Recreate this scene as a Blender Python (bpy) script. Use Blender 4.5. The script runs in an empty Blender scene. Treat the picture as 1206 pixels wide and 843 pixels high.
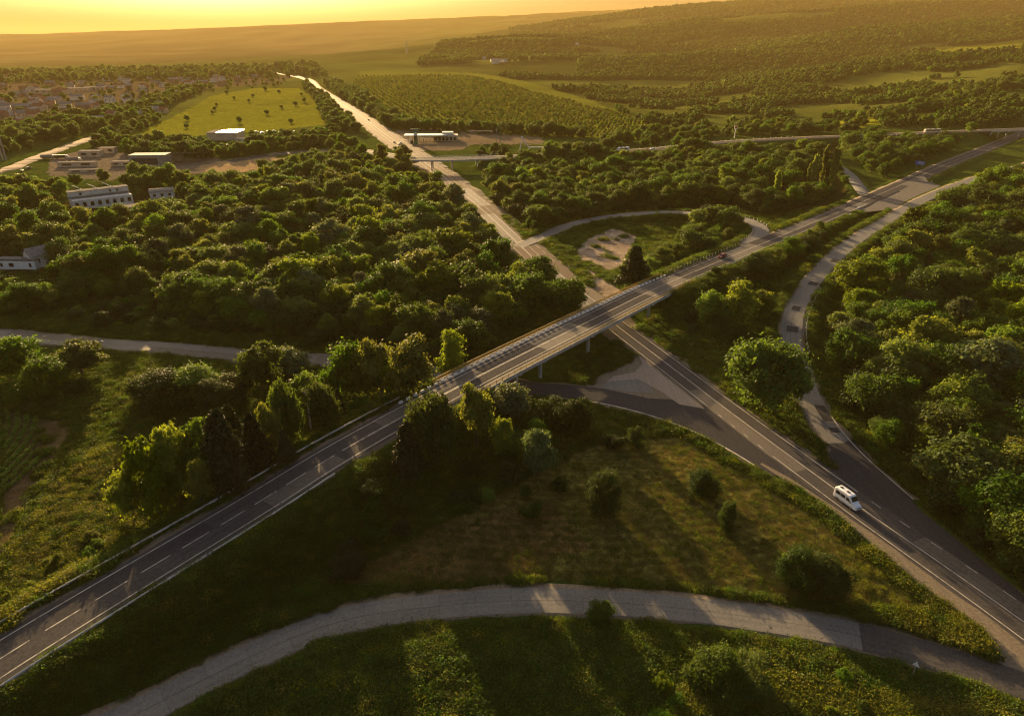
import bpy, bmesh, math, random
import numpy as np
from mathutils import Vector, Matrix

# ------------------------------------------------------------------ camera, sky, sun, exposure
sc = bpy.context.scene
COL = sc.collection
F, CAMH = 804.0, 85.0                       # focal length in photo pixels (1206 wide), camera height in metres
PITCH = math.atan((421.5 - 45.0) / F)
cam_d = bpy.data.cameras.new("camera"); cam = bpy.data.objects.new("camera", cam_d); COL.objects.link(cam)
cam_d.sensor_fit = 'HORIZONTAL'; cam_d.sensor_width = 36.0; cam_d.lens = 36.0 * F / 1206.0
cam_d.clip_start = 0.5; cam_d.clip_end = 40000
cam.location = (0, 0, CAMH); cam.rotation_euler = (math.pi / 2 - PITCH, 0, 0)
sc.camera = cam

SUN_AZ, SUN_EL = math.radians(-21.5), math.radians(10)   # azimuth from +Y towards +X
w = bpy.data.worlds.new("World"); sc.world = w; w.use_nodes = True
nt = w.node_tree; bgn = nt.nodes["Background"]
sky = nt.nodes.new("ShaderNodeTexSky"); sky.sky_type = 'NISHITA'; sky.sun_disc = False
sky.sun_elevation = SUN_EL; sky.sun_rotation = SUN_AZ; sky.altitude = 150
sky.air_density = 1.0; sky.dust_density = 10; sky.ozone_density = 1.0
nt.links.new(sky.outputs[0], bgn.inputs[0]); bgn.inputs[1].default_value = .055
sun_d = bpy.data.lights.new("sun", 'SUN'); sun_d.energy = 4.6; sun_d.angle = math.radians(0.53)
sun_d.color = (1.0, 0.66, 0.30)
sun = bpy.data.objects.new("sun", sun_d); COL.objects.link(sun); sun.location = (-300, 800, 300)
sdir = Vector((math.sin(SUN_AZ) * math.cos(SUN_EL), math.cos(SUN_AZ) * math.cos(SUN_EL), math.sin(SUN_EL)))
sun.rotation_euler = sdir.to_track_quat('Z', 'Y').to_euler()
sc.view_settings.view_transform = 'Standard'; sc.view_settings.look = 'None'
sc.view_settings.exposure = 2.1; sc.view_settings.gamma = 1.0
sc.render.engine = 'CYCLES'
cy = sc.cycles
cy.pixel_filter_type = 'BLACKMAN_HARRIS'; cy.filter_width = 1.15
cy.use_denoising = True
try: cy.denoiser = 'OPENIMAGEDENOISE'
except Exception: pass
cy.max_bounces = 5; cy.diffuse_bounces = 2; cy.glossy_bounces = 2; cy.transmission_bounces = 3
cy.transparent_max_bounces = 4; cy.volume_bounces = 0; cy.caustics_reflective = False; cy.caustics_refractive = False
HAZE_DENSITY = 0.000047

rng = np.random.default_rng(7)
random.seed(7)

# ------------------------------------------------------------------ maps between the ground and the view used to lay it out
SP, CP = math.sin(PITCH), math.cos(PITCH)
def un(px, py, z=0.0):
    a = (px - 603) / F; b = (421.5 - py) / F
    t = (z - CAMH) / (-SP + CP * b)
    return (a * t, (CP + SP * b) * t)
def proj(x, y, z):
    d = y * CP - (z - CAMH) * SP; u = y * SP + (z - CAMH) * CP
    d = np.maximum(d, 1e-3)
    return 603 + F * x / d, 421.5 - F * u / d
def inpoly(px, py, poly):
    px = np.asarray(px, float); py = np.asarray(py, float)
    r = np.zeros(px.shape, bool); n = len(poly); j = n - 1
    for i in range(n):
        xi, yi = poly[i]; xj, yj = poly[j]
        c = ((yi > py) != (yj > py)) & (px < (xj - xi) * (py - yi) / ((yj - yi) or 1e-9) + xi)
        r ^= c; j = i
    return r
def sst(t):
    t = np.clip(t, 0, 1); return t * t * (3 - 2 * t)
# value noise
_NT = rng.random((256, 256))
def vnoise(x, y):
    xi = np.floor(x).astype(int); yi = np.floor(y).astype(int); fx = sst(x - xi); fy = sst(y - yi)
    g = lambda a, b: _NT[a & 255, b & 255]
    return (g(xi, yi) * (1 - fx) + g(xi + 1, yi) * fx) * (1 - fy) + (g(xi, yi + 1) * (1 - fx) + g(xi + 1, yi + 1) * fx) * fy
def fbm(x, y, o=4):
    s = 0; a = .5
    for k in range(o):
        s = s + a * vnoise(x * 2 ** k + 17.3 * k, y * 2 ** k + 9.1 * k); a *= .5
    return s / (1 - .5 ** o)

# ------------------------------------------------------------------ materials
def newmat(name):
    m = bpy.data.materials.new(name); m.use_nodes = True
    return m, m.node_tree, m.node_tree.nodes["Principled BSDF"]
def N(nt, t, **kw):
    n = nt.nodes.new(t)
    for k, v in kw.items(): setattr(n, k, v)
    return n
def mixcol(nt, fac, a, b, mode='MIX'):
    n = N(nt, "ShaderNodeMix", data_type='RGBA', blend_type=mode)
    for s, v in ((0, fac), (6, a), (7, b)):
        if isinstance(v, bpy.types.NodeSocket): nt.links.new(v, n.inputs[s])
        else: n.inputs[s].default_value = v if s == 0 else (*v, 1)
    return n.outputs[2]
def noise(nt, scale, detail=4, rough=.6, vec=None, dist=0):
    n = N(nt, "ShaderNodeTexNoise"); n.inputs["Scale"].default_value = scale; n.inputs["Detail"].default_value = detail
    n.inputs["Roughness"].default_value = rough; n.inputs["Distortion"].default_value = dist
    if vec is not None: nt.links.new(vec, n.inputs["Vector"])
    return n.outputs["Fac"]
def ramp(nt, fac, a, b):
    n = N(nt, "ShaderNodeMapRange"); n.inputs[1].default_value = a; n.inputs[2].default_value = b
    nt.links.new(fac, n.inputs[0]); return n.outputs[0]
def objco(nt): return N(nt, "ShaderNodeTexCoord").outputs["Object"]
def geopos(nt): return N(nt, "ShaderNodeNewGeometry").outputs["Position"]
def mapped(nt, vec, scale):
    n = N(nt, "ShaderNodeMapping"); n.inputs["Scale"].default_value = scale
    nt.links.new(vec, n.inputs["Vector"]); return n.outputs[0]
def bump(nt, b, h, strength, dist):
    n = N(nt, "ShaderNodeBump"); n.inputs["Strength"].default_value = strength; n.inputs["Distance"].default_value = dist
    nt.links.new(h, n.inputs["Height"]); nt.links.new(n.outputs[0], b.inputs["Normal"])
def plain(name, col, rough=.7, metal=0., var=.25, scale=1.5, spec=.5):
    m, nt, b = newmat(name)
    f = noise(nt, scale, 5, .65, objco(nt))
    c = mixcol(nt, ramp(nt, f, .3, .7), tuple(v * (1 - var) for v in col), tuple(min(1, v * (1 + var)) for v in col))
    nt.links.new(c, b.inputs["Base Color"]); b.inputs["Roughness"].default_value = rough; b.inputs["Metallic"].default_value = metal
    b.inputs["Specular IOR Level"].default_value = spec
    return m
def roadmat(name, col, col2, rough=.55, cracks=0., streak=.5, joint=0., spec=.015):
    """asphalt or old concrete: fine grain, streaks along the road, broad patches, cracks (UV in metres: x across, y along)"""
    m, nt, b = newmat(name)
    uv = N(nt, "ShaderNodeUVMap").outputs[0]; pos = geopos(nt)
    c = mixcol(nt, ramp(nt, noise(nt, .09, 5, .65, pos), .35, .65), col, col2)
    st = noise(nt, 1., 3, .5, mapped(nt, uv, (1.3, .02, 1)))
    c = mixcol(nt, ramp(nt, st, .35, .7), c, tuple(v * (1 - streak) for v in col), 'MIX')
    g = noise(nt, 2.2, 6, .75, pos)
    c = mixcol(nt, .55, c, mixcol(nt, ramp(nt, g, .3, .7), tuple(v * .55 for v in col), tuple(v * 1.5 for v in col2)))
    if cracks > 0:
        v = N(nt, "ShaderNodeTexVoronoi", feature='DISTANCE_TO_EDGE'); v.inputs["Scale"].default_value = .22
        wv = N(nt, "ShaderNodeVectorMath", operation='ADD')
        nn = N(nt, "ShaderNodeTexNoise"); nn.inputs["Scale"].default_value = .5; nt.links.new(pos, nn.inputs["Vector"])
        sc_ = N(nt, "ShaderNodeVectorMath", operation='SCALE'); sc_.inputs["Scale"].default_value = 2.5; nt.links.new(nn.outputs["Color"], sc_.inputs[0])
        nt.links.new(pos, wv.inputs[0]); nt.links.new(sc_.outputs[0], wv.inputs[1]); nt.links.new(wv.outputs[0], v.inputs["Vector"])
        cr = ramp(nt, v.outputs["Distance"], .035, .0)
        cm = N(nt, "ShaderNodeMath", operation='MULTIPLY'); cm.inputs[1].default_value = cracks; nt.links.new(cr, cm.inputs[0])
        c = mixcol(nt, cm.outputs[0], c, tuple(v * .3 for v in col))
    if joint > 0:
        sx = N(nt, "ShaderNodeSeparateXYZ"); nt.links.new(uv, sx.inputs[0])
        def mth(op, a, v):
            q = N(nt, "ShaderNodeMath", operation=op); nt.links.new(a, q.inputs[0])
            if isinstance(v, bpy.types.NodeSocket): nt.links.new(v, q.inputs[1])
            else: q.inputs[1].default_value = v
            return q.outputs[0]
        j1 = mth('LESS_THAN', mth('ABSOLUTE', sx.outputs[0], 0), .05); j2 = mth('LESS_THAN', mth('PINGPONG', sx.outputs[1], 3.0), .035)
        jn = mth('MULTIPLY', mth('MAXIMUM', j1, mth('MULTIPLY', j2, .6)), joint)
        slab = N(nt, "ShaderNodeTexWhiteNoise", noise_dimensions='2D'); sv_ = N(nt, "ShaderNodeVectorMath", operation='FLOOR'); nt.links.new(mapped(nt, uv, (.33, .1667, 1)), sv_.inputs[0]); nt.links.new(sv_.outputs[0], slab.inputs["Vector"])
        c = mixcol(nt, .14, c, mixcol(nt, slab.outputs["Value"], tuple(v * .7 for v in col), tuple(v * 1.25 for v in col2)))
        c = mixcol(nt, jn, c, tuple(v * .35 for v in col))
    nt.links.new(c, b.inputs["Base Color"]); b.inputs["Roughness"].default_value = rough; b.inputs["Specular IOR Level"].default_value = spec
    bump(nt, b, g, .5, .03)
    return m
def foliage(name, dark, light, trans=.42, rough=.6):
    m, nt, b = newmat(name)
    at = N(nt, "ShaderNodeAttribute", attribute_name="tint"); oi = N(nt, "ShaderNodeObjectInfo")
    c = mixcol(nt, at.outputs["Fac"], dark, light)
    hs = N(nt, "ShaderNodeHueSaturation"); nt.links.new(c, hs.inputs["Color"])
    for sock, lo, hi in (("Hue", .494, .524), ("Value", .65, 1.5), ("Saturation", .85, 1.1)):
        mr = N(nt, "ShaderNodeMapRange"); mr.inputs[3].default_value = lo; mr.inputs[4].default_value = hi
        if sock == "Value":
            mm = N(nt, "ShaderNodeMath", operation='FRACT'); m2 = N(nt, "ShaderNodeMath", operation='MULTIPLY'); m2.inputs[1].default_value = 7.31
            nt.links.new(oi.outputs["Random"], m2.inputs[0]); nt.links.new(m2.outputs[0], mm.inputs[0]); nt.links.new(mm.outputs[0], mr.inputs[0])
        else: nt.links.new(oi.outputs["Random"], mr.inputs[0])
        nt.links.new(mr.outputs[0], hs.inputs[sock])
    nt.links.new(hs.outputs[0], b.inputs["Base Color"]); b.inputs["Roughness"].default_value = rough
    b.inputs["Specular IOR Level"].default_value = .08
    tr = N(nt, "ShaderNodeBsdfTranslucent")
    tc = mixcol(nt, 1.0, hs.outputs[0], (1.45, 1.25, .55), 'MULTIPLY'); nt.links.new(tc, tr.inputs["Color"])
    mx = N(nt, "ShaderNodeMixShader"); mx.inputs[0].default_value = trans
    nt.links.new(b.outputs[0], mx.inputs[1]); nt.links.new(tr.outputs[0], mx.inputs[2])
    nt.links.new(mx.outputs[0], nt.nodes["Material Output"].inputs["Surface"])
    return m

M = {}
M['asphalt'] = roadmat("asphalt", (.048, .047, .050), (.080, .075, .073), .8, .2, .35)
M['asphalt_dark'] = roadmat("fresh_asphalt", (.032, .032, .036), (.055, .053, .056), .72, 0, .25)
M['concrete_road'] = roadmat("worn_concrete_road", (.105, .103, .100), (.165, .158, .148), .8, .22, .3, .7, .2)
M['asphalt_sunlit'] = roadmat("sunlit_asphalt", (.115, .086, .060), (.155, .118, .084), .8, .2, .3, 0, .03)  # highway asphalt with the warm low sunlight painted into its tan colour
M['worn'] = roadmat("worn_asphalt", (.070, .064, .060), (.125, .110, .096), .8, .3, .3, 0, .2)
M['gravel'] = roadmat("gravel_shoulder", (.13, .11, .085), (.20, .165, .12), .95, 0, .3, 0, .05)
M['sand'] = roadmat("sandy_apron", (.22, .18, .15), (.30, .25, .21), .95, 0, .15, 0, .05)
M['dirt'] = roadmat("beaten_dirt", (.20, .15, .10), (.30, .23, .16), .95, 0, .2, 0, .05)
m, nt, b = newmat("worn_road_paint"); _pp = geopos(nt)
nt.links.new(mixcol(nt, ramp(nt, noise(nt, 1.1, 6, .75, _pp), .64, .50), (.075, .072, .070), (.50, .48, .43)), b.inputs["Base Color"]); b.inputs["Roughness"].default_value = .8; M['paint'] = m
M['concrete'] = plain("concrete", (.30, .29, .27), .8, 0, .3, .6)
M['white'] = plain("white_paint", (.70, .69, .66), .65, 0, .12, 2)
M['black'] = plain("black_paint", (.02, .02, .022), .5, 0, .2, 2)
M['steel'] = plain("galvanised_steel", (.42, .42, .40), .45, .6, .25, .8)
M['yellow'] = plain("yellow_railing_paint", (.36, .24, .05), .5, 0, .25, 1)
M['bark'] = plain("bark", (.075, .055, .038), .9, 0, .4, 3)
M['birchbark'] = plain("pale_bark", (.42, .38, .32), .85, 0, .35, 3)
M['glass'] = plain("dark_glass", (.012, .014, .018), .08, 0, .1, 1, .6)
M['tyre'] = plain("tyre_rubber", (.018, .018, .018), .85, 0, .2, 4)
M['rim'] = plain("wheel_rim", (.35, .35, .36), .35, .8, .1, 4)
M['vanwhite'] = plain("white_car_paint", (.78, .79, .82), .25, 0, .04, 1)
M['red'] = plain("red_car_paint", (.20, .018, .016), .25, 0, .1, 1)
M['dark'] = plain("dark_car_paint", (.03, .032, .038), .25, 0, .1, 1)
M['silver'] = plain("silver_car_paint", (.45, .45, .45), .28, .5, .06, 1)
M['cream'] = plain("cream_bus_paint", (.66, .58, .44), .35, 0, .08, 1)
M['lamp'] = plain("headlamp_glass", (.6, .62, .65), .12, 0, .05, 3)
M['taillamp'] = plain("tail_lamp_red", (.35, .01, .01), .2, 0, .05, 3)
M['plaster'] = plain("white_plaster", (.56, .54, .50), .9, 0, .22, .5)
M['plaster_warm'] = plain("ochre_plaster", (.48, .38, .27), .85, 0, .2, .5)
M['brick'] = plain("brick_wall", (.27, .15, .10), .85, 0, .25, .8)
M['roof_grey'] = plain("grey_fibre_roof", (.20, .19, .18), .9, 0, .3, .8, 0.)
M['roof_red'] = plain("rusty_tile_roof", (.24, .10, .065), .9, 0, .3, .8, 0.)
M['roof_metal'] = plain("sheet_metal_roof", (.30, .30, .30), .8, 0., .2, .4, .02)
M['roof_light'] = plain("pale_sheet_roof", (.27, .245, .21), .95, 0, .25, .4, 0.)
M['blue'] = plain("blue_sign_face", (.02, .10, .42), .4, 0, .08, 1)
M['green'] = plain("green_fascia", (.03, .16, .07), .4, 0, .1, 1)
M['signred'] = plain("red_sign_face", (.50, .05, .03), .5, 0, .1, 1)
M['wood'] = plain("weathered_wood", (.16, .12, .085), .85, 0, .3, 2)
M['leaf_dark'] = foliage("leaves_dark_green", (.023, .052, .008), (.078, .132, .018), .44)
M['leaf_mid'] = foliage("leaves_mid_green", (.035, .076, .009), (.114, .176, .022), .48)
M['leaf_yellow'] = foliage("leaves_yellow_green", (.072, .105, .010), (.165, .205, .024), .5)
M['leaf_poplar'] = foliage("poplar_leaves", (.085, .125, .020), (.20, .255, .045), .55)
M['leaf_shrub'] = foliage("dark_shrub_leaves", (.013, .027, .006), (.042, .068, .012), .36)
M['leaf_grey'] = foliage("leaves_grey_green", (.050, .075, .030), (.105, .145, .065), .38)
M['needle'] = foliage("pine_needles", (.012, .020, .008), (.034, .044, .014), .15)
M['weed'] = foliage("meadow_weeds", (.026, .050, .007), (.092, .128, .018), .45)
M['weed_y'] = foliage("yellow_weeds", (.06, .082, .008), (.17, .18, .020), .48)
M['straw'] = foliage("straw_stubble", (.075, .060, .022), (.15, .115, .045), .3)
M['crop'] = foliage("crop_leaves", (.06, .11, .014), (.15, .22, .035), .45)

# ------------------------------------------------------------------ object helpers
def link(o, parent=None):
    COL.objects.link(o)
    if parent is not None: o.parent = parent
    return o
def tag(o, label=None, cat=None, group=None, kind=None):
    if label: o['label'] = label
    if cat: o['category'] = cat
    if group: o['group'] = group
    if kind: o['kind'] = kind
    return o
def empty(name, loc, rz=0., label=None, cat=None, group=None):
    o = bpy.data.objects.new(name, None); o.empty_display_size = .3
    link(o); o.location = loc; o.rotation_euler = (0, 0, rz); tag(o, label, cat, group); return o
def npmesh(name, verts, faces, mat=None, smooth=False, attrs=None, uv=None):
    me = bpy.data.meshes.new(name)
    v = np.asarray(verts, np.float32); f = np.asarray(faces, np.int32)
    n, k = f.shape
    me.vertices.add(len(v)); me.vertices.foreach_set("co", v.ravel())
    me.loops.add(n * k); me.loops.foreach_set("vertex_index", f.ravel())
    me.polygons.add(n); me.polygons.foreach_set("loop_start", np.arange(0, n * k, k, dtype=np.int32))
    me.update(calc_edges=True)
    if uv is not None:
        l = me.uv_layers.new(name="UVMap"); l.data.foreach_set("uv", np.asarray(uv, np.float32)[f.ravel()].ravel())
    for an, ad in (attrs or {}).items():
        if ad.ndim == 2:
            a = me.attributes.new(an, 'FLOAT_COLOR', 'POINT'); a.data.foreach_set("color", np.asarray(ad, np.float32).ravel())
        else:
            a = me.attributes.new(an, 'FLOAT', 'POINT'); a.data.foreach_set("value", np.asarray(ad, np.float32))
    if mat: me.materials.append(mat)
    if smooth: me.polygons.foreach_set("use_smooth", np.ones(n, bool))
    return me
class MB:
    """collects boxes, tubes, quads; build() links them as one mesh object"""
    def __init__(s): s.bm = bmesh.new()
    def box(s, c, size, rz=0., bev=0., top=None, mtx=None):
        r = bmesh.ops.create_cube(s.bm, size=1)['verts']
        for v in r:
            k = 1.0
            if top is not None and v.co.z > 0: v.co.x *= top[0]; v.co.y *= top[1]
            v.co = Vector((v.co.x * size[0], v.co.y * size[1], v.co.z * size[2]))
        if bev > 0:
            es = list({e for v in r for e in v.link_edges})
            r = bmesh.ops.bevel(s.bm, geom=es, offset=bev, segments=2, affect='EDGES', profile=.5)['verts'] + [v for v in r if v.is_valid]
            r = list(set(r))
        m = Matrix.Translation(c) @ Matrix.Rotation(rz, 4, 'Z')
        if mtx is not None: m = mtx @ m
        bmesh.ops.transform(s.bm, matrix=m, verts=r); return s
    def tube(s, p, q, r0, r1=None, n=8):
        p = Vector(p); q = Vector(q); d = q - p; r1 = r0 if r1 is None else r1
        vs = bmesh.ops.create_cone(s.bm, cap_ends=True, segments=n, radius1=r0, radius2=r1, depth=d.length)['verts']
        m = Matrix.Translation((p + q) / 2) @ d.to_track_quat('Z', 'Y').to_matrix().to_4x4()
        bmesh.ops.transform(s.bm, matrix=m, verts=vs); return s
    def poly(s, pts, th=0.):
        vs = [s.bm.verts.new(p) for p in pts]; f = s.bm.faces.new(vs)
        if th:
            r = bmesh.ops.extrude_face_region(s.bm, geom=[f])
            bmesh.ops.translate(s.bm, vec=(0, 0, th), verts=[g for g in r['geom'] if isinstance(g, bmesh.types.BMVert)])
        return s
    def prism(s, prof, y0, y1):
        """extrude an (x,z) outline along y"""
        a = [s.bm.verts.new((x, y0, z)) for x, z in prof]; b = [s.bm.verts.new((x, y1, z)) for x, z in prof]
        n = len(prof); s.bm.faces.new(a[::-1]); s.bm.faces.new(b)
        for i in range(n): s.bm.faces.new((a[i], a[(i + 1) % n], b[(i + 1) % n], b[i]))
        return s
    def build(s, name, mat, parent=None, smooth=False):
        bmesh.ops.recalc_face_normals(s.bm, faces=s.bm.faces)
        me = bpy.data.meshes.new(name); s.bm.to_mesh(me); s.bm.free(); me.materials.append(mat)
        if smooth: me.polygons.foreach_set("use_smooth", np.ones(len(me.polygons), bool))
        return link(bpy.data.objects.new(name, me), parent)
def copy_tree(o, parent=None):
    c = o.copy(); COL.objects.link(c); c.parent = parent
    for ch in o.children: copy_tree(ch, c)
    return c

# ------------------------------------------------------------------ roads: centre lines
def catmull(P, step=2.0):
    P = np.asarray(P, float); P = np.vstack([2 * P[0] - P[1], P, 2 * P[-1] - P[-2]]); out = []
    for i in range(1, len(P) - 2):
        p0, p1, p2, p3 = P[i - 1:i + 3]
        t0 = 0; t1 = t0 + max(1e-3, np.linalg.norm(p1 - p0)) ** .5; t2 = t1 + max(1e-3, np.linalg.norm(p2 - p1)) ** .5; t3 = t2 + max(1e-3, np.linalg.norm(p3 - p2)) ** .5
        n = max(2, int(np.linalg.norm(p2 - p1) / step))
        for t in np.linspace(t1, t2, n, endpoint=False):
            A1 = (t1 - t) / (t1 - t0) * p0 + (t - t0) / (t1 - t0) * p1; A2 = (t2 - t) / (t2 - t1) * p1 + (t - t1) / (t2 - t1) * p2
            A3 = (t3 - t) / (t3 - t2) * p2 + (t - t2) / (t3 - t2) * p3
            B1 = (t2 - t) / (t2 - t0) * A1 + (t - t0) / (t2 - t0) * A2; B2 = (t3 - t) / (t3 - t1) * A2 + (t - t1) / (t3 - t1) * A3
            out.append((t2 - t) / (t2 - t1) * B1 + (t - t1) / (t2 - t1) * B2)
    out.append(P[-2]); return np.array(out)
class Road:
    def __init__(s, pts, hw, smooth=3, bridge=None, pre=(), post=()):
        W = list(pre) + [(*un(px, py, z), z) for px, py, z in pts] + list(post)
        s.P = catmull(W, 2.0)
        for _ in range(smooth):
            Q = s.P.copy(); Q[1:-1] = (s.P[:-2] + 2 * s.P[1:-1] + s.P[2:]) / 4; s.P = Q
        d = np.gradient(s.P[:, :2], axis=0); d /= np.linalg.norm(d, axis=1)[:, None]
        s.N = np.stack([d[:, 1], -d[:, 0]], 1); s.D = d                # N points to the right of travel
        s.S = np.concatenate([[0], np.cumsum(np.linalg.norm(np.diff(s.P[:, :2], axis=0), axis=1))])
        s.hw = hw; s.bridge = bridge
    def near(s, x, y):
        return int(np.argmin((s.P[:, 0] - x) ** 2 + (s.P[:, 1] - y) ** 2))
    def sat(s, px, py, z): return s.S[s.near(*un(px, py, z))]
    def at(s, S, off=0., dz=0.):
        g = lambda a: np.interp(S, s.S, a)
        n = np.array([g(s.N[:, 0]), g(s.N[:, 1])]); n /= np.linalg.norm(n)
        return Vector((g(s.P[:, 0]) + n[0] * off, g(s.P[:, 1]) + n[1] * off, g(s.P[:, 2]) + dz))
    def head(s, S):
        a = s.at(S - 1.5); b = s.at(S + 1.5); return math.atan2(b.y - a.y, b.x - a.x)

OZ = 7.0
HW = Road([(1206, 732, 0), (1017, 600, 0), (982, 574.6, 0), (860, 485, 0), (799.7, 439, 0), (735, 390, 0), (658, 331, 0), (613, 290, 0),
           (573, 252, 0), (546.5, 229.8, 0), (523, 209, 0), (490, 184, 0), (452, 157, 0), (425, 137, 0), (399, 120.6, 0), (373, 104, 0), (360, 93, 0), (343, 89, 2)],
          4.3, 6, pre=[(104, 22, 0), (92, 55, 0)], post=[(-640, 1960, 3)])
OR = Road([(0, 775, 5.5), (153, 682, 6), (300, 594, 6.4), (402, 531, 6.8), (552, 449, 7), (690, 380, 7), (776, 338, 7), (856, 304, 7), (961, 261, 7),
           (1056, 220, 7), (1106, 197, 6.5), (1160, 175.5, 6), (1206, 157, 5.5)], 4.6, 4, pre=[(-100, 35, 4.5), (-85, 50, 5)], post=[(560, 740, 5)])
RB = Road([(157, 842, 1.6), (300, 770, .8), (402, 730, .3), (518, 713, 0), (635, 706, 0), (803, 715.5, 0), (1011, 748, 0), (1100, 773, 0), (1206, 806, 0)],
          2.75, 4, pre=[(-86, 14, 4.6), (-72, 46, 3.2)], post=[(92, 56, 0)])
R1 = Road([(1060, 590, 0), (1022, 556, 0), (987, 521, 0), (953, 470, .4), (931, 390, 2.2), (953, 335, 4.2), (1004, 285, 6.2), (1040, 262, 6.9), (1085, 236, 7.2), (1150, 210, 7.6), (1206, 195, 8)],
          3.1, 3, post=[(430, 545, 8.5)])
LP = Road([(606, 292, 0), (635, 280, .3), (670, 265.5, 1), (719, 255, 2), (769, 250.5, 3.2), (812, 250.5, 4.5), (848, 252, 5.8), (876, 258, 6.6), (895, 267, 7), (896, 277, 7), (880, 288, 7)], 3.2, 3)
LR = Road([(0, 393, 0), (100, 403, 0), (199, 409, 0), (290, 418.5, 0), (400, 425, 0), (510, 438, 0), (620, 456, 0), (700, 464, 0), (760, 477, 0), (820, 497, 0), (880, 527, 0), (925, 555, 0)],
          3.6, 4, pre=[(-260, 210, 0)])
C2 = Road([(1030, 240, 7), (1015, 224, 7), (1004, 209, 7), (990, 198, 7), (972, 190, 7), (945, 184, 7.2), (915, 178, 7.5)], 3.4, 3)
TR = Road([(1206, 152, 13.5), (1150, 154, 13), (1100, 156, 12.5), (1020, 159.5, 11.5), (933, 163, 10), (840, 168.5, 8.5), (766, 176, 7.4), (650, 181.5, 7), (565, 186, 7), (490, 187, 7), (455, 182, 5.5), (420, 177, 3), (370, 178, .6), (320, 182, .2), (270, 190, .1)],
          5.2, 4, pre=[(760, 735, 14)])
LD = Road([(-60, 213, .1), (0, 202, .1), (40, 187, .1), (75, 174, .1), (108, 162.5, .1), (135, 152, .1)], 5.0, 3)
# bridge spans, as distances along their road
OR.bridge = (OR.sat(541, 455, 7), OR.sat(783, 335, 7))
_i = TR.near(*un(527, 187, 7)); TR.bridge = (TR.S[_i] - 34, TR.S[_i] + 26)
_k = int(np.argmin([np.min((OR.P[:, 0] - x) ** 2 + (OR.P[:, 1] - y) ** 2) for x, y in TR.P[:, :2]])); TRX = TR.S[_k]
TR.bridge2 = (TRX - 30, TRX + 24)
ROADS = dict(HW=HW, OR=OR, RB=RB, R1=R1, LP=LP, LR=LR, C2=C2, TR=TR, LD=LD)

# ------------------------------------------------------------------ terrain
TY = np.array([500, 650, 800, 1000, 1200, 1400, 1700, 2000, 2400, 2800, 3300, 3800, 4600, 5500, 7000, 8500, 9900.])
TC = np.array([-500, 0, 200, 400, 600, 800, 1000, 1206, 1700.])
FL = [None, None, 146, 125, 112.5, 103, 93.5, 86, 79.6, 74.4, 70, 66.9, 63, 60.5, 57.6, 55.6, 60]
T_ = {0: [0, 0, 146, 125, 112, 103, 94, 87, 82, 78, 74, 70, 66, 60, 50, 41, 44],
      200: [0, 0, 146, 125, 112, 103, 94, 86.5, 80, 76, 72, 68, 64, 57, 46, 35, 38],
      400: [0, 0, 146, 125, 112, 103, 94, 85, 73, 60, 63, 63, 60, 54, 40, 27, 30],
      600: [0, 0, 146, 124, 110, 99, 90, 80, 65, 44, 52, 50, 34, 42, 31, 18, 20],
      800: [0, 1, 147, 130, 124, 114, 92, 69, 75, 50, 26, 34, 7, 14, 11, 9, 9],
      1000: [4, 6, 141, 121, 105, 79, 86, 62, 36, 44, 9, 16, -6, -2, 0, 2, 2],
      1206: [7, 10, 112, 95, 74, 54, 62, 42, 20, 26, 2, 8, -6, -3, 0, 2, 2]}
T_[-500] = T_[0]; T_[1700] = T_[1206]
def _zt(y, py): return CAMH + y * math.tan(math.atan((421.5 - py) / F) - PITCH)
_tab = np.array([[T_[c][k] if k < 2 else _zt(TY[k], T_[c][k]) for k in range(len(TY))] for c in TC.astype(int)])
_GU = np.linspace(-1.1, 1.25, 180); _GL = np.linspace(math.log(500), math.log(9900), 260)
_cu = (TC - 603) / F * CP
_a = np.array([np.interp(_GL, np.log(TY), r) for r in _tab])
_g = np.array([np.interp(_GU, _cu, _a[:, j]) for j in range(len(_GL))]).T
for _ in range(2):
    p = np.pad(_g, 1, mode='edge'); _g = (p[:-2, 1:-1] + p[2:, 1:-1] + p[1:-1, :-2] + p[1:-1, 2:] + 2 * _g) / 6
def natural(x, y):
    near = 5.0 * sst((x - 70) / 150) * sst((y - 90) / 120) + 1.2 * (fbm(x / 45, y / 45) - .5) + .5 * (fbm(x / 9 + 5, y / 9) - .5)
    yy = np.maximum(y, 500.); u = x / yy
    fu = np.clip((u - _GU[0]) / (_GU[1] - _GU[0]), 0, 178.99); fl = np.clip((np.log(yy) - _GL[0]) / (_GL[1] - _GL[0]), 0, 258.99)
    iu = fu.astype(int); il = fl.astype(int); fu -= iu; fl -= il
    t = (_g[iu, il] * (1 - fu) + _g[iu + 1, il] * fu) * (1 - fl) + (_g[iu, il + 1] * (1 - fu) + _g[iu + 1, il + 1] * fu) * fl
    t = t + sst((y - 900) / 1500) * 26 * (fbm(x / 420, y / 420) - .5) + sst((y - 700) / 300) * 5 * (fbm(x / 110, y / 110) - .5)
    k = sst((y - 480) / 200)
    return near * (1 - k) + t * k
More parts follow.
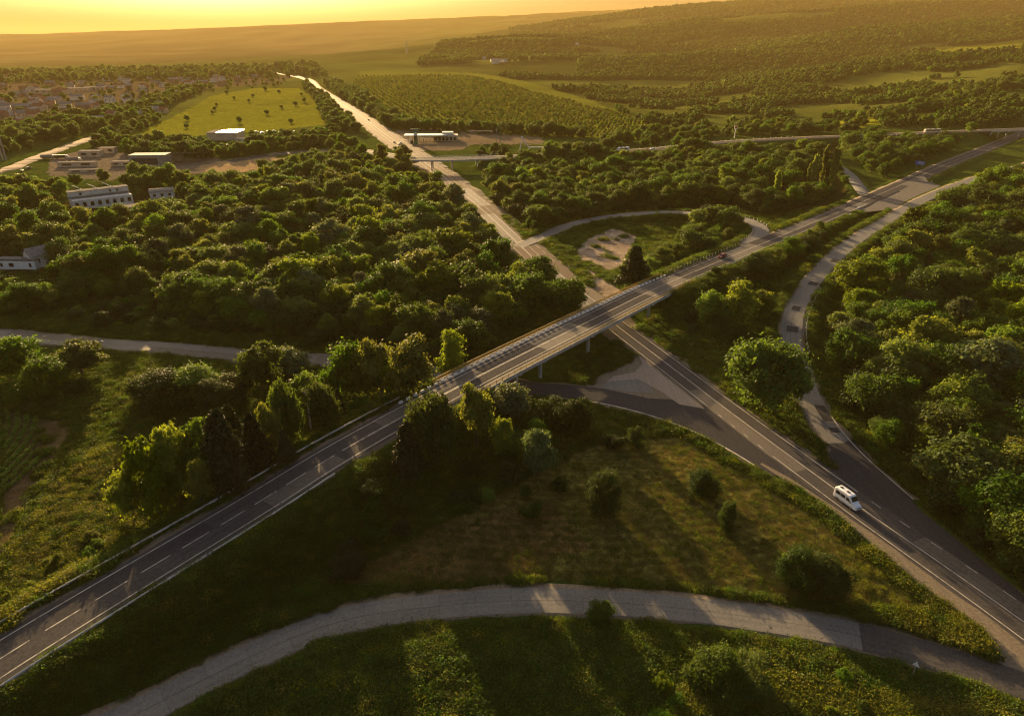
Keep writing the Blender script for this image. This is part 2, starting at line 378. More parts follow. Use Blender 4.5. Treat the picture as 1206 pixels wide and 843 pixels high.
def dist_to(r, x, y, reach, skip_bridge=True):
    """distance to the road's centre line and the road's height there (inf beyond reach)"""
    D = np.full(x.shape, np.inf); Z = np.zeros(x.shape); C = 14
    keep = np.ones(len(r.P), bool)
    if skip_bridge:
        for b in (r.bridge, getattr(r, 'bridge2', None)):
            if b: keep &= ~((r.S > b[0]) & (r.S < b[1]))
    idx = np.where(keep)[0]
    for k in range(0, len(idx), C):
        ii = idx[k:k + C]; q = r.P[ii]
        m = np.where((x > q[:, 0].min() - reach) & (x < q[:, 0].max() + reach) & (y > q[:, 1].min() - reach) & (y < q[:, 1].max() + reach))[0]
        if not len(m): continue
        d2 = (x[m, None] - q[None, :, 0]) ** 2 + (y[m, None] - q[None, :, 1]) ** 2
        j = d2.argmin(1); d = np.sqrt(d2[np.arange(len(m)), j]); b = d < D[m]
        D[m[b]] = d[b]; Z[m[b]] = q[j[b], 2]
    return D, Z
SHOULDER = dict(HW=6.5, OR=2.6, RB=1.0, R1=1.4, LP=1.2, LR=1.6, C2=1.5, TR=2.5, LD=2.0)
SLOPE = dict(HW=2.0, OR=1.7, RB=2.0, R1=1.8, LP=2.0, LR=1.8, C2=2.0, TR=1.8, LD=2.0)
ORDER = ['LD', 'TR', 'OR', 'C2', 'LP', 'R1', 'RB', 'LR', 'HW']
def ground(x, y):
    shp = np.shape(x); x = np.atleast_1d(np.asarray(x, float)).ravel(); y = np.atleast_1d(np.asarray(y, float)).ravel()
    h = natural(x, y); done = np.full(x.shape, 1e9)
    for k in ORDER:
        r = ROADS[k]; D, Z = dist_to(r, x, y, 38.)
        wd = r.hw + SHOULDER[k]; f = np.isfinite(D)
        Z = Z - .16
        blend = np.maximum(5., SLOPE[k] * np.abs(Z - h))
        t = np.where(f, sst((D - wd - .6) / blend), 1.)
        h = Z * (1 - t) + h * t
    return h.reshape(shp)
def road_clear(x, y):
    """metres of free ground to the nearest road edge"""
    x = np.asarray(x, float); y = np.asarray(y, float); c = np.full(x.shape, 1e9)
    for k, r in ROADS.items():
        D, _ = dist_to(r, x, y, 40., False); c = np.minimum(c, D - r.hw)
    return c
def g1(x, y): return float(ground(np.array([x]), np.array([y]))[0])
def spot(px, py, z0=0.):
    """ground point seen at a photo pixel"""
    z = z0
    for _ in range(8):
        x, y = un(px, py, z); z = .5 * z + .5 * g1(x, y)
    x, y = un(px, py, z)
    return x, y, g1(x, y)

ys = np.exp(np.linspace(math.log(12), math.log(9900), 980))
uc = np.concatenate([np.linspace(-2.6, -1.0, 60, endpoint=False), np.linspace(-1.0, 1.0, 700), np.linspace(1.0, 2.6, 61)[1:]])
UU, YY = np.meshgrid(uc, ys); XX = UU * np.maximum(YY, 25)
xf, yf = XX.ravel(), YY.ravel(); zf = ground(xf, yf)
nr, nc = XX.shape; I = np.arange(nr * nc).reshape(nr, nc)
tf = np.stack([I[:-1, :-1], I[:-1, 1:], I[1:, 1:], I[1:, :-1]], -1).reshape(-1, 4)

# ground cover
PG = dict(
 town=[(0, 158), (60, 148), (130, 138), (190, 122), (250, 104), (330, 98), (345, 90), (200, 88), (0, 94)],
 mown=[(380, 690), (520, 615), (700, 520), (800, 512), (880, 560), (960, 605), (1060, 690), (1100, 720), (1000, 715), (800, 690), (640, 682), (500, 688)],
 brown=[(380, 690), (520, 610), (640, 590), (700, 640), (600, 682), (480, 690)],
 clearing=[(676, 296), (690, 281), (722, 268), (752, 278), (742, 296), (734, 312), (716, 322), (722, 334), (738, 346), (716, 354), (700, 340), (694, 324), (684, 312)],
 soil=[(0, 480), (45, 490), (55, 520), (45, 570), (0, 650)],
 track=[(40, 490), (75, 480), (85, 510), (50, 575), (0, 665), (-40, 700), (-40, 660), (30, 585), (48, 540)],
 lush=[(70, 470), (160, 470), (250, 480), (240, 520), (150, 520), (80, 500)],
 grey=[(160, 480), (235, 470), (240, 495), (180, 515), (150, 505)],
 bright=[(150, 162), (200, 140), (250, 113), (300, 104), (352, 104), (378, 120), (400, 146), (330, 153), (230, 160)],
 orchard=[(412, 105), (425, 84), (560, 86), (620, 96), (700, 120), (765, 148), (770, 162), (640, 162), (470, 154)],
 rfield=[(955, 146), (1060, 134), (1120, 132), (1100, 142), (1020, 150), (960, 152)],
 rtop=[(1100, 60), (1206, 46), (1206, 60), (1110, 68)],
 yard=[(55, 205), (60, 185), (120, 172), (170, 190), (240, 185), (270, 188), (280, 200), (200, 208), (100, 212)],
 sandy=[(225, 200), (255, 190), (300, 184), (340, 186), (330, 195), (270, 206)],
 forecourt=[(455, 165), (470, 153), (500, 150), (540, 150), (640, 163), (640, 170), (560, 170), (540, 178), (500, 178)],
 woodl=[(0, 380), (120, 372), (250, 390), (400, 405), (520, 425), (650, 360), (655, 345), (600, 300), (545, 240), (500, 215), (430, 205), (330, 205), (200, 225), (0, 250)],
 woodr=[(1010, 330), (975, 350), (975, 420), (1010, 500), (1070, 555), (1140, 620), (1300, 740), (1300, 220), (1150, 240), (1090, 280)],
 woodm=[(575, 210), (600, 262), (640, 272), (720, 250), (800, 246), (870, 246), (910, 262), (990, 238), (1000, 225), (985, 200), (985, 172), (840, 176), (700, 186), (620, 182)])
pxv, pyv = proj(xf, yf, zf)
jx = (fbm(xf / 7, yf / 7) - .5) * 26 * np.clip(150 / yf, .05, 1.2); jy = (fbm(xf / 7 + 31, yf / 7) - .5) * 22 * np.clip(150 / yf, .04, 1.2)
gc = np.empty((len(xf), 3))
n1 = fbm(xf / 30, yf / 30)[:, None]; n2 = fbm(xf / 5 + 3, yf / 5)[:, None]
g = np.array([.042, .068, .014]) * (.6 + .8 * n1) * (.75 + .5 * n2)
g = g * (1 - .5 * sst((n2 - .55) / .2)) + np.array([.075, .068, .022]) * .5 * sst((n2 - .55) / .2)
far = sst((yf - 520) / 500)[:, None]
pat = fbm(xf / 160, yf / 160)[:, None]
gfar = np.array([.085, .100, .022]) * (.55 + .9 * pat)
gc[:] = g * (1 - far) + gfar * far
hillw = (sst((yf - 1150) / 500) * sst((pxv - 500) / 120))[:, None]; gh = np.array([.046, .058, .014]) * (.6 + .8 * fbm(xf / 60, yf / 60)[:, None]); mead = sst((fbm(xf / 330 + 4, yf / 200) - .60) / .05)[:, None]
gh = gh * (1 - mead) + np.array([.11, .125, .024]) * mead
gc[:] = gc * (1 - hillw) + gh * hillw
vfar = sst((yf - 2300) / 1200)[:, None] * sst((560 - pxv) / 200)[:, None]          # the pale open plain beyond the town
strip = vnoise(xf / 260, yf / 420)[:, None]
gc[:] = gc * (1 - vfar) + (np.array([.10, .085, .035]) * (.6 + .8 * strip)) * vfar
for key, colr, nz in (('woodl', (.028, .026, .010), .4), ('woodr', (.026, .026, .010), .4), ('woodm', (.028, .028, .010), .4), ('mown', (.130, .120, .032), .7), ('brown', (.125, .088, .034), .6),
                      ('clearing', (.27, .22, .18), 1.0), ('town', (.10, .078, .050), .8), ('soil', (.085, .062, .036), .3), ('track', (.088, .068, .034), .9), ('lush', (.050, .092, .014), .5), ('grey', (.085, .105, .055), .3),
                      ('bright', (.155, .165, .018), .5), ('orchard', (.13, .145, .022), .3), ('rfield', (.22, .24, .02), .4), ('rtop', (.17, .18, .02), .4), ('yard', (.15, .125, .10), .5),
                      ('sandy', (.30, .22, .13), .3), ('forecourt', (.16, .13, .095), .3)):
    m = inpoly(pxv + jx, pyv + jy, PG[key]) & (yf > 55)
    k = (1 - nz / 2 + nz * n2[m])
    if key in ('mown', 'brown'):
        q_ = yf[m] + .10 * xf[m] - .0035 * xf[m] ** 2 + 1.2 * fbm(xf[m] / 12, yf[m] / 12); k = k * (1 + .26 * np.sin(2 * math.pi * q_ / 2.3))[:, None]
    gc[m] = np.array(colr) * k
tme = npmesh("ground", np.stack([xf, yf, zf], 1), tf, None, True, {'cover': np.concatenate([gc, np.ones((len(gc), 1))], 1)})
m, nt, b = newmat("ground_cover")
at = N(nt, "ShaderNodeAttribute", attribute_name="cover"); pos = geopos(nt)
f1 = noise(nt, .35, 8, .72, pos); f2 = noise(nt, 2.0, 5, .7, pos)
c = mixcol(nt, 1., at.outputs["Color"], mixcol(nt, ramp(nt, f1, .3, .7), (.55, .55, .5), (1.45, 1.4, 1.3)), 'MULTIPLY')
c = mixcol(nt, 1., c, mixcol(nt, ramp(nt, f2, .3, .7), (.65, .65, .65), (1.35, 1.35, 1.3)), 'MULTIPLY')
nt.links.new(c, b.inputs["Base Color"]); b.inputs["Roughness"].default_value = 1.; b.inputs["Specular IOR Level"].default_value = 0.
bump(nt, b, f1, .9, .5)
tme.materials.append(m)
tag(link(bpy.data.objects.new("ground", tme)), kind='structure')

# ------------------------------------------------------------------ road surfaces
def ribbon(name, r, a, b, dz, mat, s0=None, s1=None, skirt=0., wob=0., taper=0.):
    """strip between lateral offsets a..b (+ right of travel) along road r"""
    s0 = r.S[0] if s0 is None else s0; s1 = r.S[-1] if s1 is None else s1
    S = r.S[(r.S > s0 + .2) & (r.S < s1 - .2)]; S = np.concatenate([[s0], S, [s1]])
    ip = lambda q: np.interp(S, r.S, q)
    X, Y, Z = ip(r.P[:, 0]), ip(r.P[:, 1]), ip(r.P[:, 2]) + dz; nx, ny = ip(r.N[:, 0]), ip(r.N[:, 1])
    if callable(a): a = a(S)
    if callable(b): b = b(S)
    a = np.broadcast_to(np.asarray(a, float), S.shape).copy(); b = np.broadcast_to(np.asarray(b, float), S.shape).copy()
    if wob:
        a += wob * (vnoise(S / 3.1 + 3, X * 0 + 2.) - .5) + wob * (vnoise(S / 11 + 3, X * 0 + 5.) - .5); b += wob * (vnoise(S / 3.7, X * 0 + 8.) - .5) + wob * (vnoise(S / 9, X * 0 + 15.) - .5)
    rows = [(a, 0.), (b, 0.)]
    if skirt: rows = [(a - skirt * .8, -skirt), (a, 0.), (b, 0.), (b + skirt * .8, -skirt)]
    V = np.concatenate([np.stack([X + nx * o, Y + ny * o, Z + q], 1) for o, q in rows])
    UV = np.concatenate([np.stack([o, S], 1) for o, q in rows])
    n = len(S); fs = []
    for k in range(len(rows) - 1):
        i = np.arange(n - 1) + k * n; fs.append(np.stack([i + n, i + n + 1, i + 1, i], 1))
    return link(bpy.data.objects.new(name, npmesh(name, V, np.concatenate(fs), mat, False, None, UV)))
def struct(o): return tag(o, kind='structure')
def patch(name, pts, z, dz, mat):
    W = [un(px, py, z) for px, py in pts]
    bm = bmesh.new(); vs = [bm.verts.new((x, y, z + dz)) for x, y in W]; f = bm.faces.new(vs)
    if f.normal.z < 0: f.normal_flip()
    f.normal_update()
    if f.normal.z < 0: f.normal_flip()
    bmesh.ops.triangulate(bm, faces=[f]); uvl = bm.loops.layers.uv.new("UVMap")
    for ff in bm.faces:
        for l in ff.loops: l[uvl].uv = (l.vert.co.x, l.vert.co.y)
    me = bpy.data.meshes.new(name); bm.to_mesh(me); bm.free(); me.materials.append(mat)
    return struct(link(bpy.data.objects.new(name, me)))

HWA, HWB, HWC = HW.sat(700, 362, 0), HW.sat(640, 314, 0), HW.sat(530, 215, 0)
def hw_l(S): return -(4.5 + 2.4 * sst((S - HWA) / 40) + 3.2 * sst((S - HWC) / 60))
def hw_r(S): return 4.4 + 4.8 * sst((S - HWA - 10) / 38) - .6 * sst((S - HWC) / 60)
struct(ribbon("road_shoulder", HW, lambda S: hw_l(S) - 2.4, lambda S: hw_r(S) + 3.0, -.05, M['gravel'], skirt=.25, wob=1.6))
struct(ribbon("highway", HW, hw_l, hw_r, 0., M['asphalt'], s1=HWA - 12, wob=.5))
struct(ribbon("highway", HW, hw_l, hw_r, 0., M['asphalt_sunlit'], s0=HWA - 12, wob=.5))  # far stretch beyond the bridge, sunlit tone put into the surface colour
struct(ribbon("road_shoulder", OR, -4.6 - 1.5, 4.6 + 1.3, -.05, M['gravel'], s1=OR.bridge[0], skirt=.3, wob=.8))
struct(ribbon("road_shoulder", OR, -4.6 - 1.5, 4.6 + 1.3, -.05, M['gravel'], s0=OR.bridge[1], skirt=.3, wob=.8))
struct(ribbon("bridge_road", OR, -4.6, 4.6, 0., M['asphalt'], wob=.2))
struct(ribbon("road_shoulder", RB, -3.9, 3.2, -.06, M['gravel'], skirt=.25, wob=.7))
sB = RB.sat(1011, 748, 0)
struct(ribbon("slip_road", RB, -2.75, 2.75, -.03, M['concrete_road'], s1=sB, wob=.14))
struct(ribbon("slip_road", RB, -2.8, 2.9, -.03, M['asphalt'], s0=sB, wob=.3))
struct(ribbon("road_shoulder", R1, -4.1, 4.3, -.085, M['gravel'], skirt=.25, wob=.9))
sR = R1.sat(987, 521, 0)
struct(ribbon("slip_road", R1, -3.0, 3.2, -.035, M['concrete_road'], s0=sR, wob=.25))
struct(ribbon("slip_road", R1, -3.0, 3.4, -.035, M['asphalt_dark'], s1=sR, wob=.25))
for px, py, z, L, o0, o1 in ((985, 508, 0, 2.2, .3, 2.6), (969, 488, .2, 8, .4, 3.0), (945, 448, .9, 5, -1, 2.4), (936, 388, 2.2, 4.5, -1.2, 2.2), (944, 363, 3.2, 4, -1.2, 1.4), (958, 333, 4.3, 4, -.6, 2.6), (980, 307, 5.4, 4.5, 0, 2.9)):
    s = R1.sat(px, py, z); struct(ribbon("road_patch", R1, o0, o1, -.026, M['asphalt_dark'], s - L / 2, s + L / 2))
struct(ribbon("road_shoulder", LP, -4.2, 4.2, -.085, M['gravel'], skirt=.25, wob=.6))
struct(ribbon("loop_road", LP, -3.2, 3.2, -.04, M['concrete_road'], wob=.2))
struct(ribbon("road_shoulder", LR, -4.4, 5.6, -.085, M['gravel'], skirt=.25, wob=1.3))
struct(ribbon("side_road", LR, -3.4, 3.4, -.045, M['concrete_road'], s1=LR.sat(560, 447, 0), wob=.5))
struct(ribbon("side_road", LR, -3.8, 4.4, -.045, M['asphalt_dark'], s0=LR.sat(560, 447, 0), wob=.4))
struct(ribbon("loop_road", C2, -3.4, 3.4, -.04, M['concrete_road'], skirt=.25, wob=.2))
struct(ribbon("far_road", TR, -5.2, 5.2, 0., M['asphalt'], wob=.2))
struct(ribbon("road_shoulder", TR, -7, 7, -.07, M['gravel'], s0=TR.bridge2[1], s1=TR.bridge[0], skirt=.3, wob=.6))
struct(ribbon("road_shoulder", TR, -7, 7, -.07, M['gravel'], s0=TR.bridge[1], skirt=.3, wob=.6))
struct(ribbon("dirt_road", LD, -6, 6, -.02, M['dirt'], skirt=.2, wob=1.5))
# widened pavements where roads meet
patch("merge_lane", [(982, 528), (1003, 516), (1045, 560), (1087, 603), (1137, 643), (1206, 700), (1290, 765), (1290, 790), (1206, 740), (1012, 600), (948, 543), (966, 540)], 0, -.024, M['asphalt_dark'])
patch("merge_lane", [(830, 477), (905, 530), (975, 582), (1010, 610), (993, 603), (931, 563), (900, 546), (860, 521), (808, 500.5), (750, 486), (745, 468), (790, 470)], 0, -.03, M['asphalt_dark'])
patch("gravel_verge", [(905, 540), (940, 558), (1000, 600), (1071, 652), (1206, 748), (1290, 805), (1290, 850), (1206, 812), (1172, 778), (1152, 742), (1118, 716), (1075, 686), (1000, 624), (935, 572), (895, 546)], 0, -.044, M['gravel'])
patch("sandy_apron", [(752, 417), (756, 422), (790, 449), (830, 481), (800, 476), (782, 463), (768, 455), (752, 446), (716, 449), (722, 443), (748, 438), (757, 428)], 0, -.02, M['sand'])
patch("gravel_verge", [(690, 452), (716, 436), (745, 424), (753, 412), (790, 440), (850, 492), (880, 520), (905, 545), (860, 524), (808, 503), (750, 489), (700, 478)], 0, -.06, M['gravel'])
patch("concrete_apron", [(706, 457), (720, 445), (748, 441), (766, 455), (770, 463), (740, 461)], 0, -.026, M['concrete_road'])
patch("junction", [(1018, 250), (1046, 247), (1050, 256), (1080, 245), (1120, 222), (1093, 214), (1088, 206), (1060, 219), (1030, 233), (1004, 245)], 7, -.024, M['worn'])
patch("gravel_verge", [(612, 299), (622, 288), (640, 290), (650, 302), (690, 335), (720, 355), (735, 372), (700, 352), (650, 314)], 0, -.046, M['gravel'])

for s_, L_, o0, o1, mt in ((22, 15, -4.2, 4.2, 'worn'), (52, 26, -3.9, -.1, 'asphalt_dark'), (88, 18, .1, 4.1, 'worn'), (120, 34, -4.1, .2, 'worn'), (150, 22, .3, 4.0, 'asphalt_dark'), (176, 20, -4.0, 4.0, 'worn'), (206, 14, -4.2, .0, 'asphalt_dark'), (233, 24, -4.2, 4.2, 'worn'), (262, 12, .2, 4.2, 'asphalt_dark'), (290, 26, -4.2, 4.2, 'worn'), (340, 40, -4.2, .1, 'worn'), (402, 30, 0.2, 4.2, 'worn')):
    struct(ribbon("road_patch", OR, o0, o1, .005, M[mt], s_, s_ + L_, wob=.25))
for s_, L_, o0, o1, mt in ((60, 24, .2, 4.0, 'worn'), (110, 40, -4.2, -.2, 'worn'), (170, 26, .1, 4.1, 'asphalt_dark'), (214, 40, -4.1, 4.0, 'worn'), (300, 60, -4.2, 4.2, 'worn'), (380, 50, 0, 8, 'worn')):
    struct(ribbon("road_patch", HW, o0, o1, .005, M[mt], s_, s_ + L_, wob=.25))
for s_, L_, o0, o1 in ((30, 2.2, -1.2, .4),):
    struct(ribbon("road_patch", RB, o0, o1, -.024, M['worn'], s_, s_ + L_, wob=.3))
for s_, L_, o0, o1 in ((100, 30, -3.2, .4), (150, 40, -.2, 3.2), (205, 30, -3.2, 3.2)):
    struct(ribbon("road_patch", LR, o0, o1, -.038, M['worn'], s_, s_ + L_, wob=.4))
# painted markings
def line(r, off, s0, s1, wd=.16, dash=None, dz=.012):
    if dash is None: return struct(ribbon("lane_marking", r, off - wd / 2, off + wd / 2, dz, M['paint'], s0, s1))
    V, Fc, UVs = [], [], []; s = s0
    me = []
    while s < s1 - dash[0]:
        me.append((s, s + dash[0])); s += dash[0] + dash[1]
    bm_v, bm_f, bm_u = [], [], []
    for a, b_ in me:
        q = [r.at(a, off - wd / 2, dz), r.at(a, off + wd / 2, dz), r.at(b_, off + wd / 2, dz), r.at(b_, off - wd / 2, dz)]
        k = len(bm_v); bm_v += [tuple(v) for v in q]; bm_f.append((k, k + 1, k + 2, k + 3)); bm_u += [(off, a), (off + wd, a), (off + wd, b_), (off, b_)]
    return struct(link(bpy.data.objects.new("lane_marking", npmesh("lane_marking", bm_v, bm_f, M['paint'], False, None, np.array(bm_u)))))
sEnd = HW.sat(399, 120, 0); sA = HW.sat(1004, 578, 0); sBv = HW.sat(834, 476, 0)
line(HW, 0, 0, sEnd, .17)
line(HW, 3.6, 0, sA, .14, (2.2, 4.5)); line(HW, 3.6, sA, sEnd, .15)
line(HW, -3.6, 0, HW.sat(925, 540, 0), .15); line(HW, -3.6, HW.sat(925, 540, 0), sBv, .14, (1.5, 3.5)); line(HW, -3.6, sBv, sEnd, .16)
line(HW, 7.2, HWB + 5, sEnd, .15, (6, 4)); line(HW, .5, HWB, sEnd, .14)
L0 = OR.sat(430, 517, 6.8); L1 = OR.sat(650, 401, 7)
line(OR, 0, 0, L0, .17, (5.0, 2.2)); line(OR, -.14, L0, L1, .14); line(OR, .18, L0, L1, .14); line(OR, 0, L1, OR.S[-1] - 20, .17)
line(OR, 3.6, 0, OR.sat(1010, 240, 7), .17); line(OR, -3.6, 0, OR.sat(870, 290, 7), .17)
line(OR, -3.6, OR.sat(930, 270, 7), OR.sat(1000, 240, 7), .15); line(OR, -3.6, OR.sat(1060, 215, 7), OR.S[-1] - 20, .15); line(OR, 3.6, OR.sat(1120, 195, 7), OR.S[-1] - 20, .15)
line(R1, 3.15, sR - 26, sR + 12, .18, None, .0); line(LR, 4.1, LR.sat(640, 459, 0), LR.sat(905, 540, 0), .3, None, -.012)
line(TR, 0, 60, TR.S[-1] - 30, .2); line(TR, 4.6, 60, TR.sat(490, 187, 7), .2)

# ------------------------------------------------------------------ bridges
def beam(mb, r, s0, s1, prof, step=3.0):
    """sweep a closed (offset, dz) outline along road r"""
    n = max(2, int((s1 - s0) / step)); prev = None
    for s in np.linspace(s0, s1, n + 1):
        ring = [mb.bm.verts.new(r.at(s, o, z)) for o, z in prof]
        if prev is None: mb.bm.faces.new(ring)
        else:
            for i in range(len(ring)):
                j = (i + 1) % len(ring); mb.bm.faces.new((prev[i], prev[j], ring[j], ring[i]))
        prev = ring
    mb.bm.faces.new(prev[::-1])
M['fascia'] = plain("bridge_concrete", (.36, .35, .33), .75, 0, .3, .4)
def make_bridge(r, s0, s1, hw, pier_s, label, name="road_bridge", zg=0.):
    c = r.at((s0 + s1) / 2); root = empty(name, (c.x, c.y, zg), 0, label, "bridge"); inv = Matrix.Translation((-c.x, -c.y, -zg))
    def fin(mb, n, mat):
        bmesh.ops.transform(mb.bm, matrix=inv, verts=mb.bm.verts); return mb.build(n, mat, root)
    mb = MB(); beam(mb, r, s0, s1, [(-hw, -.05), (hw, -.05), (hw, -.30), (-hw, -.30)]); fin(mb, "deck", M['concrete'])
    for s in (-1, 1):
        mb = MB(); beam(mb, r, s0 - 1, s1 + 1, [(s * hw, .10), (s * (hw + .28), .10), (s * (hw + .28), -.95), (s * hw, -.95)]); fin(mb, "edge_beam", M['fascia'])
    for o in (-hw * .72, -hw * .36, 0, hw * .36, hw * .72):
        mb = MB(); beam(mb, r, s0, s1, [(o - .3, -.31), (o + .3, -.31), (o + .22, -1.25), (o - .22, -1.25)]); fin(mb, "girder", M['concrete'])
    for s in pier_s:
        h = r.head(s); p = r.at(s)
        mb = MB(); mb.box((p.x, p.y, p.z - 1.62), (.9, hw * 1.85, .7), h, .06); cp = fin(mb, "pier_cap", M['fascia'])
        for o in (-hw * .62, hw * .62):
            q = r.at(s, o); g_ = min(g1(q.x, q.y), zg + 1) - .4
            mb = MB(); mb.box((q.x, q.y, (g_ + q.z - 1.97) / 2), (.7, .8, q.z - 1.97 - g_), h, .05); fin(mb, "pier_column", M['fascia'])
    for s in (s0 - .6, s1 + .6):
        p = r.at(s); h = r.head(s); mb = MB(); mb.box((p.x, p.y, p.z - 1.9), (1.0, hw * 2 + .3, 3.1), h); fin(mb, "abutment", M['concrete'])
    return root
b0, b1 = OR.bridge
sp = lambda px, py: OR.sat(px, py, 3.5)
make_bridge(OR, b0, b1, 6.2, [sp(606, 445), sp(634, 430), sp(690, 400), sp(757, 362)], "long concrete road bridge crossing the highway in the middle of the interchange", zg=0.)
t0, t1 = TR.bridge
make_bridge(TR, t0, t1, 6.2, [t0 + 14, t0 + 32, t1 - 14], "distant concrete overpass crossing the sunlit highway by the filling station")
t2, t3 = TR.bridge2
make_bridge(TR, t2, t3, 6.4, [t2 + 16, t3 - 16], "concrete overpass at the right edge carrying the far road over the bridge road", zg=5.5)
# bridge pavements beside the asphalt
for s in (-1, 1):
    struct(ribbon("bridge_footway", OR, min(s * 4.65, s * 6.18), max(s * 4.65, s * 6.18), -.035 if s < 0 else .03, M['concrete'], b0 - 1, b1 + 1))

def railing(r, s0, s1, off, mat, label, name="bridge_railing", h=1.15, step=2.4, group=None, bars=True):
    p = r.at(s0, off); root = empty(name, p, 0, label, "railing", group); inv = Matrix.Translation(-p)
    n = int((s1 - s0) / step); S = np.linspace(s0, s1, n + 1)
    def fin(mb, nm, mt):
        bmesh.ops.transform(mb.bm, matrix=inv, verts=mb.bm.verts); return mb.build(nm, mt, root)
    mb = MB(); beam(mb, r, s0, s1, [(off - .05, h), (off + .05, h), (off + .05, h - .09), (off - .05, h - .09)], 2.4); fin(mb, "top_rail", mat)
    mb = MB(); beam(mb, r, s0, s1, [(off - .04, .26), (off + .04, .26), (off + .04, .18), (off - .04, .18)], 2.4); fin(mb, "bottom_rail", mat)
    mb = MB()
    if bars:
        s = s0 + .2
        while s < s1:
            q = r.at(s, off); mb.box((q.x, q.y, q.z + .66), (.10, .03, .80), r.head(s)); s += .2
        fin(mb, "bars", mat)
    for s in S[:99]:
        q = r.at(s, off); pm = MB(); pm.box((q.x, q.y, q.z + h / 2 - .02), (.12, .10, h + .02), r.head(s)); fin(pm, "post", mat)
    return root
railing(OR, b0 - 2, b1 + 6, -6.32, M['yellow'], "weathered yellow railing along the far side of the long bridge")
railing(OR, b0 - 2, b1 + 8, 6.32, M['yellow'], "weathered yellow railing along the near side of the long bridge")
railing(TR, t0 - 4, t1 + 4, -6.3, M['white'], "pale railing on the far overpass, nearer the camera", bars=False, step=3)
railing(TR, t0 - 4, t1 + 4, 6.3, M['white'], "pale railing on the far overpass, on its filling station side", bars=False, step=3)

def guardrail(r, s0, s1, off, label, dz=-.1, step=4.0):
    p = r.at(s0, off, dz); root = empty("guardrail", p, 0, label, "guardrail"); inv = Matrix.Translation(-p)
    sg = 1 if off > 0 else -1
    mb = MB(); beam(mb, r, s0, s1, [(off - .02 * sg, .88), (off + .10 * sg, .80), (off - .02 * sg, .70), (off + .10 * sg, .60), (off - .02 * sg, .50), (off - .07 * sg, .50), (off + .03 * sg, .60), (off - .07 * sg, .70), (off + .03 * sg, .80), (off - .07 * sg, .88)], 2.)
    bmesh.ops.transform(mb.bm, matrix=Matrix.Translation(-p + Vector((0, 0, dz))), verts=mb.bm.verts); mb.build("beam", M['steel'], root)
    me = None
    for s in np.arange(s0 + .5, s1, step)[:99]:
        q = r.at(s, off + .12 * sg, dz) - p
        if me is None:
            pm = MB(); pm.box((0, 0, .25), (.14, .12, 1.2)); o = pm.build("post", M['steel'], root); me = o.data
        else: o = link(bpy.data.objects.new("post", me), root)
        o.location = q; o.rotation_euler = (0, 0, r.head(s))
guardrail(OR, 2, OR.sat(492, 478, 7), -6.6, "long steel guardrail along the left side of the bridge road embankment")
guardrail(OR, 2, OR.sat(380, 556, 6.5), 5.75, "steel guardrail along the lower right side of the bridge road embankment")
guardrail(OR, b1 + 9, OR.sat(880, 300, 7), 5.9, "short steel guardrail beyond the bridge above the bushy slope")

# black and white kerb blocks, white marker posts
def kerbmesh():
    mb = MB(); mb.box((0, 0, .28), (1.15, .42, .6), 0, .04, (.94, .8)); o = mb.build("kerb_block", M['white']); return o
kb = kerbmesh(); first = True
n = int((b1 + 10 - (b0 - 14)) / 2.35)
for k in range(n):
    s = b0 - 14 + k * 2.35
    o = kb if first else kb.copy()
    if not first: COL.objects.link(o)
    first = False
    o.location = OR.at(s, -5.0, -.06); o.rotation_euler = (0, 0, OR.head(s))
    tag(o, "white painted concrete kerb block in the row along the bridge road's far edge", "kerb block", "white kerb blocks along the bridge")
def marker_row(r, s0, s1, off, step, label, group, first=[None], dz=-.05):
    for s in np.arange(s0, s1, step):
        if first[0] is None:
            mb = MB(); mb.box((0, 0, .42), (.34, .26, 1.0), 0, .03, (.75, .75)); o = mb.build("marker_post", M['white'])
            m2 = MB(); m2.box((0, 0, .70), (.30, .23, .14), 0, 0); m2.build("reflector_band", M['black'], o); first[0] = o
        else: o = copy_tree(first[0])
        o.location = r.at(s, off, dz); o.rotation_euler = (0, 0, r.head(s)); tag(o, label, "marker post", group)
marker_row(OR, b1 + 11, OR.sat(868, 288, 7), -6.0, 2.3, "white marker post in the row beside the bridge road before the loop", "white posts between the bridge and the loop")
marker_row(LP, LP.sat(850, 252, 6), LP.sat(893, 266, 7), -3.9, 3.0, "white marker post on the outer bend of the loop road", "white posts on the loop's outer bend")
marker_row(LP, LP.sat(882, 262, 7) + 14, LP.S[-1], 3.9, 2.6, "white marker post on the inner bend of the loop road", "white posts on the loop's inner bend")
marker_row(R1, R1.sat(955, 418, 1.5), R1.sat(965, 340, 4), 4.5, 3.2, "white marker post on the wooded side of the right slip road", "white posts beside the right slip road")
marker_row(TR, TR.sat(1080, 157, 12), TR.sat(1020, 160, 11), -6.3 if False else -6.3, 5, "white marker post beside the far road below the bus", "white posts by the far road near the bus")
marker_row(TR, TR.sat(940, 163, 10), TR.sat(838, 168, 8.5), 6.4, 5, "white marker post on the far edge of the far road above the dark wood", "white posts by the far road above the wood")
marker_row(TR, TR.sat(800, 172, 8), TR.sat(705, 179, 7), 6.4, 5, "white marker post beside the far road below the orchard", "white posts by the far road below the orchard")

